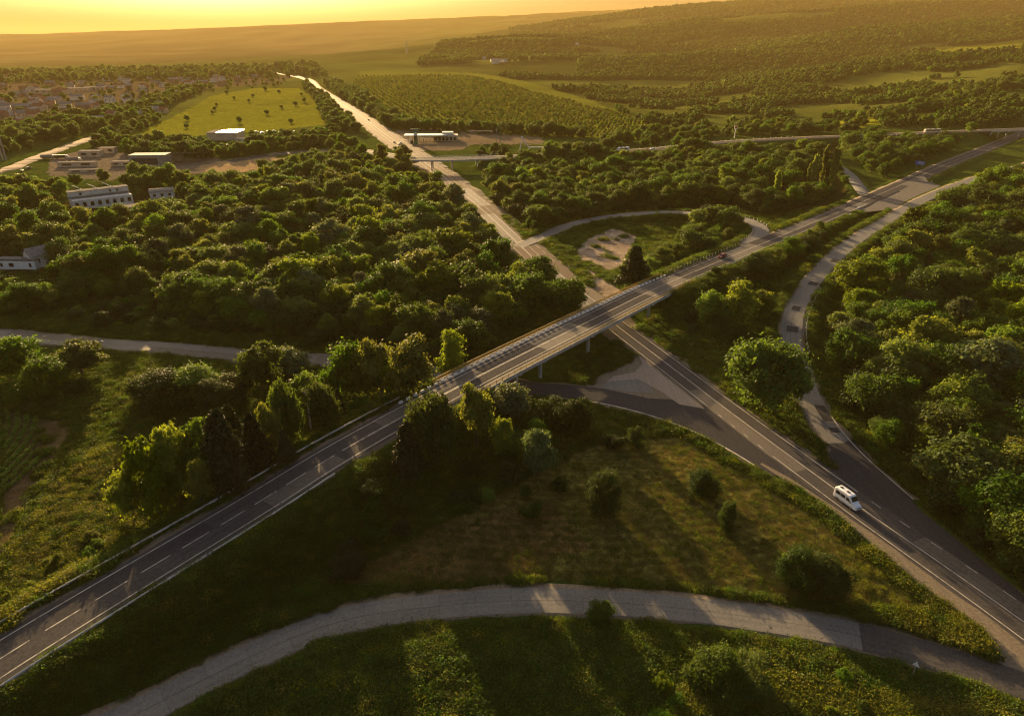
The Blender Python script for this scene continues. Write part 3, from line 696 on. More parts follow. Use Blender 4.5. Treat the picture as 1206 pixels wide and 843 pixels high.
# ------------------------------------------------------------------ vehicles (local x forward)
def loft(secs, n=16, pw=.16):
    """sections (x, zb, zt, half width bottom, half width top) -> rounded body mesh builder"""
    mb = MB(); prev = None
    for x, zb, zt, wb, wt in secs:
        ring = []
        r = min(pw, (zt - zb) * .3)
        for (sy, sz) in ((1, -1), (1, 1), (-1, 1), (-1, -1)):
            wy = wt if sz > 0 else wb; z = zt if sz > 0 else zb
            cy_, cz = sy * (wy - r), z - sz * r
            a0 = {(1, -1): -90, (1, 1): 0, (-1, 1): 90, (-1, -1): 180}[(sy, sz)]
            for a in (a0, a0 + 30, a0 + 60, a0 + 90):
                ring.append(mb.bm.verts.new((x, cy_ + r * math.cos(math.radians(a)), cz + r * math.sin(math.radians(a)))))
        if prev is None: mb.bm.faces.new(ring)
        else:
            for i in range(len(ring)):
                j = (i + 1) % len(ring); mb.bm.faces.new((prev[i], prev[j], ring[j], ring[i]))
        prev = ring
    mb.bm.faces.new(prev[::-1]); return mb
def quadpanel(name, pts, mat, parent, th=.02):
    p = [Vector(q) for q in pts]; nrm = (p[1] - p[0]).cross(p[2] - p[0]).normalized()
    mb = MB(); a = [mb.bm.verts.new(q + nrm * th) for q in p]; b_ = [mb.bm.verts.new(q - nrm * th) for q in p]
    mb.bm.faces.new(a); mb.bm.faces.new(b_[::-1])
    for i in range(4): mb.bm.faces.new((a[i], b_[i], b_[(i + 1) % 4], a[(i + 1) % 4]))
    return mb.build(name, mat, parent)
def wheels(root, xs, hw, r, rimmed=True):
    for x in xs:
        for s in (-1, 1):
            mb = MB(); mb.tube((0, -.11, 0), (0, .11, 0), r, r, 20); o = mb.build("wheel", M['tyre'], root); o.location = (x, s * (hw - .08), r)
            if rimmed:
                m2 = MB(); m2.tube((0, s * .095, 0), (0, s * .125, 0), r * .6, r * .55, 14); m2.build("rim", M['rim'], o)
def side_window(root, x0, x1, z0, z1, hwf, lean=0., name="window"):
    for s in (-1, 1):
        y0, y1 = hwf(z0), hwf(z1)
        quadpanel(name, [(x0, s * y0, z0), (x1 - lean * 0, s * y0, z0), (x1 - lean, s * y1, z1), (x0, s * y1, z1)], M['glass'], root, .014)
def make_van(loc, rz, label):
    root = empty("van", loc, rz, label, "van")
    S = [(-2.86, .55, 2.20, .86, .74), (-2.80, .38, 2.42, .96, .84), (-2.6, .34, 2.58, .99, .86), (-1.0, .33, 2.64, 1.0, .87), (.75, .33, 2.60, 1.0, .86), (1.05, .33, 2.46, 1.0, .83),
         (1.75, .33, 1.62, .99, .86), (2.0, .34, 1.36, .98, .86), (2.55, .36, 1.14, .95, .84), (2.80, .42, .96, .88, .78), (2.88, .5, .80, .8, .72)]
    loft(S, pw=.2).build("body", M['vanwhite'], root, False)
    wf = lambda z: 1.0 - .13 * max(0, (z - .33)) / 2.3 + .004
    side_window(root, -2.35, -1.25, 1.42, 2.08, wf); side_window(root, -1.12, .02, 1.42, 2.08, wf); side_window(root, .28, 1.32, 1.40, 2.05, wf, .42, "door_window")
    quadpanel("windscreen", [(1.73, -.74, 1.68), (1.73, .74, 1.68), (1.13, .70, 2.40), (1.13, -.70, 2.40)], M['glass'], root, .02)
    quadpanel("rear_window", [(-2.865, .62, 1.45), (-2.865, -.62, 1.45), (-2.84, -.60, 2.05), (-2.84, .60, 2.05)], M['glass'], root, .02)
    for x in (-1.9, -.25):
        mb = MB(); mb.box((x, 0, 2.655), (.62, .52, .10), 0, .02); mb.build("roof_hatch", M['black'], root)
    mb = MB(); mb.box((2.82, 0, .55), (.18, 1.72, .26), 0, .05); mb.build("front_bumper", M['white'], root)
    mb = MB(); mb.box((2.845, 0, .82), (.10, 1.0, .16), 0, .02); mb.build("grille", M['black'], root)
    mb = MB(); mb.box((-2.86, 0, .55), (.14, 1.8, .24), 0, .05); mb.build("rear_bumper", M['dark'], root)
    for s in (-1, 1):
        mb = MB(); mb.box((2.74, s * .68, .92), (.22, .3, .2), 0, .04); mb.build("headlight", M['lamp'], root)
        mb = MB(); mb.box((-2.84, s * .84, 1.05), (.1, .14, .5), 0, .02); mb.build("tail_light", M['taillamp'], root)
        mb = MB(); mb.box((1.55, s * 1.12, 1.58), (.12, .24, .32), 0, .03); mb.build("mirror", M['black'], root)
        mb = MB(); mb.box((-.3, s * .995, .62), (3.6, .03, .10), 0, .01); mb.build("side_trim", M['dark'], root)
    wheels(root, (-1.75, 1.75), 1.0, .36)
    return root
def make_car(loc, rz, label, mat, L=4.3, W=1.75, H=1.45, group=None, name="car", cat="car"):
    root = empty(name, loc, rz, label, cat, group); k = L / 4.3; hw = W / 2
    S = [(-2.15, .40, .80, .80, .74), (-2.05, .26, .92, .86, .82), (-1.2, .22, .95, .875, .84), (.9, .22, .92, .875, .84), (1.75, .24, .78, .86, .80), (2.08, .3, .64, .80, .72), (2.15, .38, .54, .72, .66)]
    loft([(a * k, b_, c_, d * W / 1.75, e * W / 1.75) for a, b_, c_, d, e in S], pw=.12).build("body", mat, root)
    C = [(-1.75, .88, .96, .76, .72), (-1.15, .88, H - .04, .80, .60), (-.2, .88, H, .80, .60), (.35, .88, H - .06, .80, .60), (1.05, .88, .95, .78, .74)]
    loft([(a * k, b_, c_, d * W / 1.75, e * W / 1.75) for a, b_, c_, d, e in C], pw=.06).build("cabin", mat, root)
    wf = lambda z: (.805 - .2 * (z - .88) / (H - .88)) * W / 1.75 + .006
    side_window(root, -1.1 * k, -.32 * k, .97, H - .13, wf); side_window(root, -.25 * k, .55 * k, .97, H - .13, wf, .25)
    wz = H - .10
    quadpanel("windscreen", [(1.03 * k, -.66, .98), (1.03 * k, .66, .98), (.42 * k, .52, wz), (.42 * k, -.52, wz)], M['glass'], root, .02)
    quadpanel("rear_window", [(-1.72 * k, .64, 1.0), (-1.72 * k, -.64, 1.0), (-1.22 * k, -.5, wz), (-1.22 * k, .5, wz)], M['glass'], root, .02)
    for s in (-1, 1):
        mb = MB(); mb.box((2.05 * k, s * .58, .66), (.16, .3, .13), 0, .03); mb.build("headlight", M['lamp'], root)
        mb = MB(); mb.box((-2.1 * k, s * .62, .75), (.1, .3, .13), 0, .03); mb.build("tail_light", M['taillamp'], root)
    wheels(root, (-1.32 * k, 1.36 * k), hw, .31)
    return root
def make_bus(loc, rz, label, L=15.):
    root = empty("bus", loc, rz, label, "bus"); h = L / 2
    loft([(-h, .5, 2.9, 1.15, 1.1), (-h + .15, .38, 3.08, 1.25, 1.2), (h - .5, .38, 3.08, 1.25, 1.2), (h - .1, .4, 2.6, 1.22, 1.1), (h, .5, 1.6, 1.15, 1.1)], pw=.15).build("body", M['cream'], root)
    wf = lambda z: 1.257 - .03 * z / 3
    x = -h + .8; n = 7; wdt = (L - 1.9) / n
    for i in range(n):
        side_window(root, x + .08, x + wdt - .08, 1.5, 2.5, wf); x += wdt
    quadpanel("windscreen", [(h - .02, -1.0, 1.5), (h - .02, 1.0, 1.5), (h - .18, 1.0, 2.6), (h - .18, -1.0, 2.6)], M['glass'], root, .04)
    for xx in (-h * .3, h * .35):
        mb = MB(); mb.box((xx, 0, 3.15), (1.6, 1.3, .16), 0, .04); mb.build("roof_unit", M['roof_grey'], root)
    wheels(root, (-h * .62, 0 if L > 13 else -h * .62 + .01, h * .62) if L > 13 else (-h * .62, h * .62), 1.22, .5)
    for s in (-1, 1):
        mb = MB(); mb.box((h - .03, s * .85, .75), (.1, .3, .2), 0, .03); mb.build("headlight", M['lamp'], root)
    return root
def make_truck(loc, rz, label, mat, box, L=8.):
    root = empty("truck", loc, rz, label, "truck"); h = L / 2
    loft([(h - 2.1, .5, 2.55, 1.15, 1.1), (h - .5, .5, 2.55, 1.15, 1.08), (h - .15, .5, 1.6, 1.12, 1.05), (h, .55, 1.3, 1.05, 1.0)], pw=.1).build("cab", mat, root)
    quadpanel("windscreen", [(h - .13, -.95, 1.62), (h - .13, .95, 1.62), (h - .5, .93, 2.4), (h - .5, -.93, 2.4)], M['glass'], root, .03)
    mb = MB(); mb.box((-1.1, 0, 1.95), (L - 2.4, 2.4, 2.0), 0, .05); mb.build("cargo_box", box, root)
    mb = MB(); mb.box((-.3, 0, .72), (L - 1.2, 1.0, .3), 0, .02); mb.build("chassis", M['black'], root)
    wheels(root, (-h * .62, h * .62), 1.15, .48)
    return root
sv = HW.near(*un(996, 594, 0)); sv = HW.S[sv]
p = HW.at(sv, -1.55, .02); make_van(p, HW.head(sv) + math.pi, "white passenger van with two dark roof hatches driving on the near highway")
s = OR.sat(852, 303, 7); p = OR.at(s, -1.9, .02); make_car(p, OR.head(s) + math.pi, "small dark red car on the bridge road by the loop junction", M['red'])
s = TR.sat(1096, 156, 12.5); p = TR.at(s, -2.0, .02); make_bus(p, TR.head(s), "long cream bus with dark windows on the far road at upper right")
s = TR.sat(733, 178, 7.2); p = TR.at(s, -2.6, .02); make_bus(p, TR.head(s), "white minibus on the far road below the orchard", 9.0)
bus2 = bpy.data.objects[[o.name for o in bpy.data.objects if o.name.startswith("bus")][-1]]
for ch in bus2.children:
    if ch.name.startswith("body"): ch.data.materials[0] = M['vanwhite']
s = TR.sat(766, 176, 7.4); p = TR.at(s, -2.6, .02); make_car(p, TR.head(s), "white car on the far road right of the minibus", M['vanwhite'], 4.6, 1.85, 1.6)
s = TR.sat(655, 182, 7); p = TR.at(s, -2.6, .02); make_car(p, TR.head(s), "pale car on the far road by the white steel frame", M['silver'])
for px, py, off, mat, lab, dr in ((427, 142, 2.2, 'dark', "dark car alone on the far sunlit highway", 0), (466, 171, -1.0, 'silver', "silver car on the highway left of the filling station sign", 0),
                                  (462, 168.5, -2.6, 'dark', "dark car on the left edge of the highway near the overpass", math.pi), (474, 169, 2.0, 'white', "white car in front of the parked lorry by the filling station", 0)):
    s = HW.sat(px, py, 0); p = HW.at(s, off, .02); make_car(p, HW.head(s) + dr, lab, M[mat])
x, y, z = spot(484, 169); make_truck((x, y, z + .05), 1.9, "dark lorry parked beside the filling station sign", M['dark'], M['dark'], 9)
for px, py, rz, mat, lab in ((34, 199, 1.1, 'dark', "dark car parked on the dirt yard by the sunlit road"), (21, 207, .3, 'dark', "black car parked nearest the trees on the dirt yard"), (26, 202, 2.0, 'silver', "silver car between two dark cars on the dirt yard"),
                             (236, 182, .4, 'silver', "silver car parked behind the tilted yellow roof"), (268, 172, .2, 'white', "white car below the glinting metal hall"), (283, 168, 1.8, 'silver', "silver car right of the glinting metal hall")):
    x, y, z = spot(px, py); make_car((x, y, z + .03), rz, lab, M[mat])
k = 0
for i, (px, py) in enumerate([(302, 156), (309, 157), (316, 156), (323, 155), (331, 156), (338, 155), (347, 156), (300, 160), (308, 161)]):
    x, y, z = spot(px, py); make_car((x, y, z + .03), .5 + .2 * math.sin(i * 5), "car glinting in the row parked right of the metal hall", M[('white', 'silver', 'dark')[i % 3]], group="cars parked in the row by the metal hall")
for px, py, lab, bx in ((57, 187, "lorry with a pale box parked on the left yard by the road", 'roof_light'), (73, 187, "lorry with a dark box parked on the left yard", 'dark'), (88, 190, "lorry with a grey box parked behind the long shed", 'roof_grey')):
    x, y, z = spot(px, py); make_truck((x, y, z + .03), .3, lab, M['silver'], M[bx], 10)

# ------------------------------------------------------------------ buildings
FOOT = []          # footprints kept free of trees: x, y, radius
def gable_house(name, loc, rz, L, W, H, rise, wall, roof, label, cat="house", win=2, over=.4, group=None, hip=0., door=True, chimney=False):
    root = empty(name, loc, rz, label, cat, group); FOOT.append((loc[0], loc[1], max(L, W) * .62 + 2))
    mb = MB(); mb.prism([(-W / 2, -.6), (W / 2, -.6), (W / 2, H), (0, H + rise), (-W / 2, H)], -L / 2, L / 2); o = mb.build("wall", wall, root); o.rotation_euler = (0, 0, math.pi / 2)
    o.data.transform(Matrix.Identity(4))
    t = .16; sl = rise / (W / 2)
    mb = MB(); e = W / 2 + over
    prof = [(-e, H - sl * over + .02), (0, H + rise + .02), (e, H - sl * over + .02), (e, H - sl * over + .02 + t), (0, H + rise + .02 + t), (-e, H - sl * over + .02 + t)]
    mb.prism(prof, -L / 2 - over, L / 2 + over); o = mb.build("roof", roof, root); o.rotation_euler = (0, 0, math.pi / 2)
    if chimney:
        mb = MB(); mb.box((L * .2, W * .15, H + rise + .3), (.6, .6, 1.6)); mb.build("chimney", M['brick'], root)
    zc = H * .55
    for s in (-1, 1):
        for i in range(win):
            xx = (i + .5) / win * L - L / 2
            mb = MB(); mb.box((xx, s * (W / 2 + .01), zc), (min(1.3, L / win * .5), .06, min(1.5, H * .42))); mb.build("window", M['glass'], root)
        mb = MB(); mb.box((s * (L / 2 + .01), 0, zc), (.06, 1.2, min(1.4, H * .4))); mb.build("window", M['glass'], root)
    if door:
        mb = MB(); mb.box((L * .08, -W / 2 - .015, 1.0), (1.0, .07, 2.0)); mb.build("door", M['wood'], root)
    return root
def flat_block(name, loc, rz, L, W, H, wall, roof, label, cat="building", win=4, rows=1, par=.0, group=None):
    root = empty(name, loc, rz, label, cat, group); FOOT.append((loc[0], loc[1], max(L, W) * .6 + 2))
    mb = MB(); mb.box((0, 0, H / 2 - .4), (L, W, H + .8)); mb.build("wall", wall, root)
    mb = MB(); mb.box((0, 0, H + .14), (L + .6, W + .6, .24)); mb.build("roof", roof, root)
    for s in (-1, 1):
        for r_ in range(rows):
            for i in range(win):
                mb = MB(); mb.box(((i + .5) / win * L - L / 2, s * (W / 2 + .01), H / rows * (r_ + .55)), (L / win * .5, .06, H / rows * .42)); mb.build("window", M['glass'], root)
    return root
# long white building with row of windows and raised clerestory
xa, ya, _ = spot(88, 248); xb, yb, _ = spot(158, 240); rz = math.atan2(yb - ya, xb - xa); Lw = math.hypot(xb - xa, yb - ya)
cx, cy2 = (xa + xb) / 2, (ya + yb) / 2; nrm = Vector((-math.sin(rz), math.cos(rz), 0))
c = Vector((cx, cy2, g1(cx, cy2))) + nrm * 7
root = empty("workshop_building", c, rz, "long white workshop with a row of dark windows and a raised clerestory", "building"); FOOT.append((c.x, c.y, 17)); FOOT.append((c.x - 10 * math.cos(rz), c.y - 10 * math.sin(rz), 13)); FOOT.append((c.x + 10 * math.cos(rz), c.y + 10 * math.sin(rz), 13))
mb = MB(); mb.box((0, 0, 2.2), (Lw, 14, 5.6)); mb.build("wall", M['plaster'], root)
mb = MB(); mb.prism([(-7.4, 5.0), (1.5, 5.9), (1.5, 6.1), (-7.4, 5.2)], -Lw / 2 - .4, Lw / 2 + .4); o = mb.build("roof", M['roof_grey'], root); o.rotation_euler = (0, 0, math.pi / 2); o.data.transform(Matrix.Scale(-1, 4, (1, 0, 0))); o.data.flip_normals()
mb = MB(); mb.box((0, 3.6, 6.2), (Lw + .2, 5.5, 4.0)); cl = mb.build("clerestory", M['plaster'], root)
mb = MB(); mb.box((0, 3.6, 8.35), (Lw + .8, 6.1, .25)); mb.build("clerestory_roof", M['roof_light'], root)
for i in range(8):
    xx = (i + .5) / 8 * Lw - Lw / 2
    mb = MB(); mb.box((xx, -7.02, 2.6), (1.7, .12, 2.3)); mb.build("window", M['glass'], root)
for i in (1, 5, 6):
    mb = MB(); mb.box(((i + .5) / 8 * Lw - Lw / 2, .83, 7.0), (1.2, .1, 1.2)); mb.build("window", M['glass'], root)
for i in range(3):
    xx = -Lw * .3 + i * Lw * .25
    mb = MB(); mb.tube((xx + 2, 3.5, 8.4), (xx - 2.5, 8.5, 10.8), .16, .16, 8); mb.build("pipe", M['white'], root)
x, y, z = spot(150, 248); r2 = flat_block("concrete_annex", (x, y, z), rz, 13, 8, 2.2, M['plaster'], M['roof_light'], "low pale annex at the right front of the long white workshop", "annex", 3)
x, y, z = spot(192, 232); r2 = empty("barrel_roof_building", (x, y, z), rz * .6, "small white building with a curved roof right of the long workshop", "building"); FOOT.append((x, y, 11))
mb = MB(); mb.box((0, 0, 1.6), (13, 8, 4.4)); mb.build("wall", M['plaster'], r2)
prof = [(4.4 * math.cos(a), 3.7 + 1.5 * math.sin(a)) for a in np.linspace(0, math.pi, 12)]
mb = MB(); mb.prism(prof, -6.8, 6.8); o = mb.build("roof", M['roof_light'], r2); o.rotation_euler = (0, 0, math.pi / 2)
for i in range(3):
    mb = MB(); mb.box((-4 + i * 4, -4.02, 2.0), (1.5, .1, 1.6)); mb.build("window", M['glass'], r2)
x, y, z = spot(39, 255); gable_house("greenhouse_shed", (x, y, z), .15, 9, 5, 2.2, 1.2, M['plaster'], M['roof_light'], "small shed with a pale roof among the trees left of the workshop", "shed", 1)
# house in the trees at the left edge
x, y, z = spot(50, 312); root = gable_house("house", (x, y, z), .95, 9, 7.5, 5.2, 2.6, M['plaster'], M['roof_grey'], "two-storey house with a grey gable roof at the left edge of the wood", "house", 2, .5, chimney=False)
mb = MB(); mb.box((4.53, 0, 6.0), (.05, 1.0, .8)); mb.build("attic_window", M['glass'], root)
x, y, z = spot(22, 315); root = empty("whitewashed_annex", (x, y, z), -.05, "low whitewashed outbuilding beside the grey-roofed house", "outbuilding"); FOOT.append((x, y, 10)); FOOT.append((x + 8, y - 2, 7))
mb = MB(); mb.box((1, 0, 1.5), (17, 5.5, 4.0)); mb.build("wall", M['white'], root)
mb = MB(); mb.prism([(-3.1, 3.6), (3.1, 4.2), (3.1, 4.36), (-3.1, 3.76)], -7.8, 9.8); o = mb.build("roof", M['roof_grey'], root); o.rotation_euler = (0, 0, -math.pi / 2)
for xx, ww in ((-4.6, 1.0), (-.5, 2.0), (7.4, 1.0)):
    mb = MB(); mb.box((xx, -2.77, 1.9), (ww, .08, 1.5)); mb.build("window", M['glass'], root)
# warehouses on the yard
x, y, z = spot(179, 194); root = flat_block("warehouse", (x, y, z), .08, 26, 12, 7.5, M['roof_light'], M['roof_metal'], "grey metal warehouse on the yard with an open dark front", "warehouse", 0)
mb = MB(); mb.box((-2, -6.02, 3.2), (18, .12, 4.6)); mb.build("opening", M['black'], root)
x, y, z = spot(217, 190); root = empty("tilted_roof_shed", (x, y, z), .12, "open shed with a wide tilted pale yellow roof beside the warehouse", "shed"); FOOT.append((x, y, 17))
mb = MB(); mb.prism([(-7, 5.2), (7, 7.2), (7, 7.4), (-7, 5.4)], -15, 17); o = mb.build("roof", M['roof_light'], root); o.rotation_euler = (0, 0, -math.pi / 2)
for xx in (-13, 0, 13):
    for yy in (-6, 6):
        mb = MB(); mb.box((xx, yy, 2.3 if yy < 0 else 3.2), (.4, .4, 5.6 if yy < 0 else 7.4)); mb.build("post", M['wood'], root)
mb = MB(); mb.box((-8, 4, 2.2), (12, 5, 5)); mb.build("wall", M['roof_light'], root)
# the glinting hall: a nearly flat polished sheet roof that mirrors the low sun
x, y, z = spot(267, 164); root = empty("metal_hall", (x, y, z), .05, "hall with a sheet metal roof that mirrors the low sun", "hall"); FOOT.append((x, y, 26))
mb = MB(); mb.box((0, 0, 3), (27, 22, 7.6)); mb.build("wall", M['plaster_warm'], root)
mg, ntg, bg_ = newmat("polished_sheet"); bg_.inputs["Base Color"].default_value = (.8, .78, .74, 1); bg_.inputs["Metallic"].default_value = 1; bg_.inputs["Roughness"].default_value = .16
mb = MB(); mb.box((4.5, 0, 7.0), (19, 23, .3)); o = mb.build("roof", mg, root)
mb = MB(); mb.box((-9.6, 0, 7.0), (8.9, 23, .3)); o = mb.build("roof_edge", M['roof_light'], root)
x, y, z = spot(286, 168); flat_block("low_kiosk", (x, y, z), .2, 10, 6, 3.5, M['plaster'], M['roof_light'], "low white kiosk just right below the glinting hall", "kiosk", 2)
# yard sheds
for px, py, L, W_, H_, lab in ((92, 196, 26, 5, 3.0, "long low grey shed on the yard nearest the road"), (108, 184, 16, 8, 4, "pale roofed shed at the back of the yard"), (100, 203, 20, 3, 1.8, "low stack of pale slabs along the yard edge"),
                               (128, 180, 12, 7, 4, "shed with a bright roof between yard trees"), (145, 195, 14, 6, 3, "small grey shed left of the metal warehouse")):
    x, y, z = spot(px, py); flat_block("yard_shed", (x, y, z), .1, L, W_, H_, M['plaster_warm'], M['roof_light'], lab, "shed", 2)
# filling station
x, y, z = spot(512, 166); zs = z; root = empty("filling_station", (x, y, z), .05, "filling station with a shop and pale canopy roofs beside the highway", "filling station"); FOOT.append((x, y, 30))
mb = MB(); mb.box((10, 4, 2.2), (22, 12, 5.2)); mb.build("shop_wall", M['plaster_warm'], root)
for i in range(6):
    mb = MB(); mb.box((1 + i * 3.5, -2.03, 2.0), (2.4, .1, 3.0)); mb.build("shop_window", M['glass'], root)
mb = MB(); mb.box((-8, -1, 5.3), (38, 13, .8), 0, .1); mb.build("canopy", M['white'], root)
mb = MB(); mb.box((-8, -7.56, 5.3), (38, .08, .5)); mb.build("fascia", M['green'], root)
mb = MB(); mb.prism([(-7, 6.6), (7, 8.6), (7, 9.0), (-7, 7.0)], 5, 27); o = mb.build("roof", M['white'], root); o.rotation_euler = (0, 0, -math.pi / 2); o.location = (26, 4, 0)
mb = MB(); mb.box((12, 4, 6.0), (10, 9, 2.6)); mb.build("upper_wall", M['plaster'], root)
for xx in (-24, -14, -4):
    for yy in (-4.5, 3):
        mb = MB(); mb.box((xx, yy, 2.45), (.5, .5, 5.0)); mb.build("column", M['white'], root)
for k_, xx in enumerate((-20, -10)):
    x2 = Matrix.Rotation(.05, 4, 'Z') @ Vector((xx, -1, 0)); pr = empty("fuel_pump", (x + x2.x, y + x2.y, z), .05, "fuel pump under the station canopy, " + ("nearer the highway" if k_ == 0 else "nearer the shop"), "fuel pump")
    mb = MB(); mb.box((0, 0, .95), (.9, .6, 1.9), 0, .05); mb.build("cabinet", M['green'], pr); mb = MB(); mb.box((0, -.31, 1.4), (.6, .04, .5)); mb.build("display", M['black'], pr); mb = MB(); mb.box((0, 0, .1), (2.2, 1.2, .2), 0, .03); mb.build("island", M['concrete'], pr)
x, y, z = spot(490, 170); root = empty("price_totem", (x, y, z), 0, "tall green and white price totem standing before the filling station", "sign")
mb = MB(); mb.box((0, 0, 6), (3.2, .8, 12.2), 0, .06); mb.build("pylon", M['green'], root)
mb = MB(); mb.box((0, -.42, 8.6), (2.6, .06, 2.6)); mb.build("face", M['white'], root)
for i in range(3):
    mb = MB(); mb.box((0, -.42, 6.3 - i * 1.3), (2.6, .06, .9)); mb.build("price_row", M['black'], root)
mb = MB(); mb.box((0, 0, 12.4), (8.5, .9, .8), 0, .05); mb.build("top_bar", M['green'], root)
# white steel frame by the far road
x, y, z = spot(615, 182); z = max(z, 3); root = empty("white_frame", (x, y, z), 0, "white leaning steel frame with a long low beam among the bushes", "monument")
mb = MB(); mb.tube((-2, 0, 0), (0, 0, 9.5), .45, .3); mb.tube((7, 0, 0), (0, 0, 9.5), .45, .3); mb.build("frame", M['white'], root)
mb = MB(); mb.box((12, 0, 2.6), (14, .6, .8)); mb.build("beam", M['white'], root)
for xx in (6.5, 17):
    mb = MB(); mb.box((xx, 0, 1.1), (.4, .4, 2.4)); mb.build("post", M['white'], root)
mb = MB(); mb.box((-.2, 0, 10.0), (1.8, .5, 1.2), 0, .1); mb.build("top_plate", M['white'], root)
# masts and signs
def pole(name, loc, h, r_, label, cat, mat, arms=(), group=None):
    root = empty(name, loc, 0, label, cat, group); mb = MB(); mb.tube((0, 0, -.5), (0, 0, h), r_, r_ * .6, 10); mb.build("pole", mat, root)
    for z_, l_ in arms:
        mb = MB(); mb.box((0, 0, z_), (l_, .18, .2)); mb.build("crossarm", mat, root)
    return root
x, y, z = spot(585, 176); pole("utility_pole", (x, y, z), 17, .25, "tall grey pole by the far road right of the filling station, left of a pair", "pole", M['concrete'], ((16, 2.4), (14.6, 2.0)))
x, y, z = spot(589, 168); pole("utility_pole", (x, y, z), 17, .35, "tall green pole by the far road, right of a pair", "pole", M['green'], ((16.4, 1.2),))
for k_, px in enumerate((3.5, 7.5)):
    x, y, z = spot(px, 189); pole("concrete_mast", (x, y, z), 18, .7, ("outer" if k_ == 0 else "inner") + " of two tall pale concrete masts at the left edge above the road", "mast", M['concrete'])
x, y, z = spot(478, 56); z = float(ground(np.array([x]), np.array([y]))[0])
x, y = un(478, 60, 60); y = 2600; x = (478 - 603) / F * CP * y; z = g1(x, y)
root = empty("pylon_tower", (x, y, z), 0, "lattice pylon on the hazy ridge seen against the valley", "pylon")
mb = MB()
for sx in (-1, 1):
    for sy in (-1, 1): mb.tube((sx * 3.2, sy * 3.2, -1), (sx * .5, sy * .5, 46), .5, .3, 6)
for q in range(6):
    a_ = 3.2 - 2.7 * q / 6; z0 = q * 7.5; mb.tube((-a_, 0, z0), (a_ * .8, 0, z0 + 7), .3, .3, 5); mb.tube((a_, 0, z0), (-a_ * .8, 0, z0 + 7), .3, .3, 5)
mb.build("lattice", M['steel'], root)
for z_ in (34, 40):
    mb = MB(); mb.box((0, 0, z_), (14, .6, .6)); mb.build("crossarm", M['steel'], root)
# blue direction sign, stop sign, billboard
s = OR.sat(1100, 199, 6.8); p = OR.at(s, -9.0, -.2); root = empty("direction_sign", p, OR.head(s) - math.pi / 2 + math.pi, "blue direction sign board at the left edge of the bridge road beyond the junction", "road sign")
for xx in (-1.6, 1.6):
    mb = MB(); mb.tube((xx, 0, -.8), (xx, 0, 4.3), .08, .08, 8); mb.build("post", M['steel'], root)
mb = MB(); mb.box((0, .12, 3.3), (5.6, .08, 2.6), 0, .03); fc = mb.build("board", M['blue'], root)
for xx, zz, ww in ((-.7, 3.95, 3.2), (-.4, 3.3, 3.8), (-.9, 2.65, 2.8)):
    mb = MB(); mb.box((xx, .17, zz), (ww, .02, .22)); mb.build("lettering_line", M['white'], root)
x, y, z = spot(865, 163, 9.5); z = max(z, 2); root = empty("advertising_board", (x, y, g1(x, y)), 0, "small red and white board on a post above the far road", "sign")
hz = .5
mb = MB(); mb.box((0, 0, 4 + hz), (.5, .4, 8 + 2 * hz)); mb.build("post", M['white'], root)
mb = MB(); mb.box((0, -.05, 8.6 + hz), (2.6, .4, 3.0), 0, .05); mb.build("board", M['white'], root)
mb = MB(); mb.box((0, -.28, 9.0 + hz), (2.2, .06, 1.6)); mb.build("panel", M['signred'], root)
x, y, z = spot(1074, 797); root = empty("traffic_sign", (x, y, z), 2.4, "triangular road sign on a thin post beside the near slip road at lower right", "road sign")
mb = MB(); mb.tube((0, 0, -.5), (0, 0, 3.1), .07, .07, 8); mb.build("post", M['steel'], root)
mb = MB(); mb.prism([(-.5, 2.35), (.5, 2.35), (0, 3.2)], .05, .08); mb.build("plate", M['white'], root)
x, y, z = spot(1094, 219, 7); root = empty("island_sign", (x, y, z), 0, "small white sign box at the tip of the grass island by the junction", "road sign")
mb = MB(); mb.box((0, 0, .45), (3.2, .8, 1.0), .2, .08); mb.build("base", M['white'], root); mb = MB(); mb.tube((1.0, 0, .9), (1.0, 0, 2.6), .06, .06); mb.build("post", M['steel'], root); mb = MB(); mb.box((1, 0, 2.6), (.8, .06, .8), .2, .02); mb.build("plate", M['white'], root)
for px, py, lab in ((1135, 219, "white concrete block lying left along the right hand slip road verge"), (1148, 213, "white concrete block farther along the right hand slip road verge"), (1000, 254, "white concrete block at the edge of the green island, nearer the loop"), (1011, 246, "white concrete block at the edge of the green island near its tip")):
    x, y, z = spot(px, py, 7); mb = MB(); mb.box((0, 0, .35), (3.6, .6, .7), 0, .06, (.95, .75)); o = mb.build("concrete_block", M['white']); o.location = (x, y, z + .06); o.rotation_euler = (0, 0, .75); tag(o, lab, "concrete block")
# town on the left, hamlet on the hill
th = np.random.default_rng(11)
TOWN = [(12, 128), (26, 132), (48, 131), (25, 146), (78, 127), (92, 118), (112, 124), (130, 121), (66, 121), (150, 118), (160, 126), (190, 126), (163, 140), (30, 107), (20, 113), (10, 120), (140, 104), (150, 99), (170, 104), (184, 100), (205, 98), (212, 95), (228, 94), (240, 99), (252, 97), (262, 101), (268, 94), (280, 96), (286, 91), (298, 89), (300, 93), (308, 84), (222, 101), (235, 104), (120, 106), (60, 102), (200, 107), (100, 130), (8, 137), (44, 118)]
for q_ in range(64):
    t_ = th.uniform(0, 1); TOWN.append((float(th.uniform(0, 300 - 120 * t_)), float(91 + 58 * t_ ** 1.3)))
cols = ["white", "ochre", "brick"]; rf = [("red", 'roof_red'), ("grey", 'roof_grey'), ("pale", 'roof_light')]
wm = [M['plaster'], M['plaster_warm'], M['brick']]
rows_ = {0: "nearest the tree belt", 1: "in the middle of the far town", 2: "at the far edge of the town"}
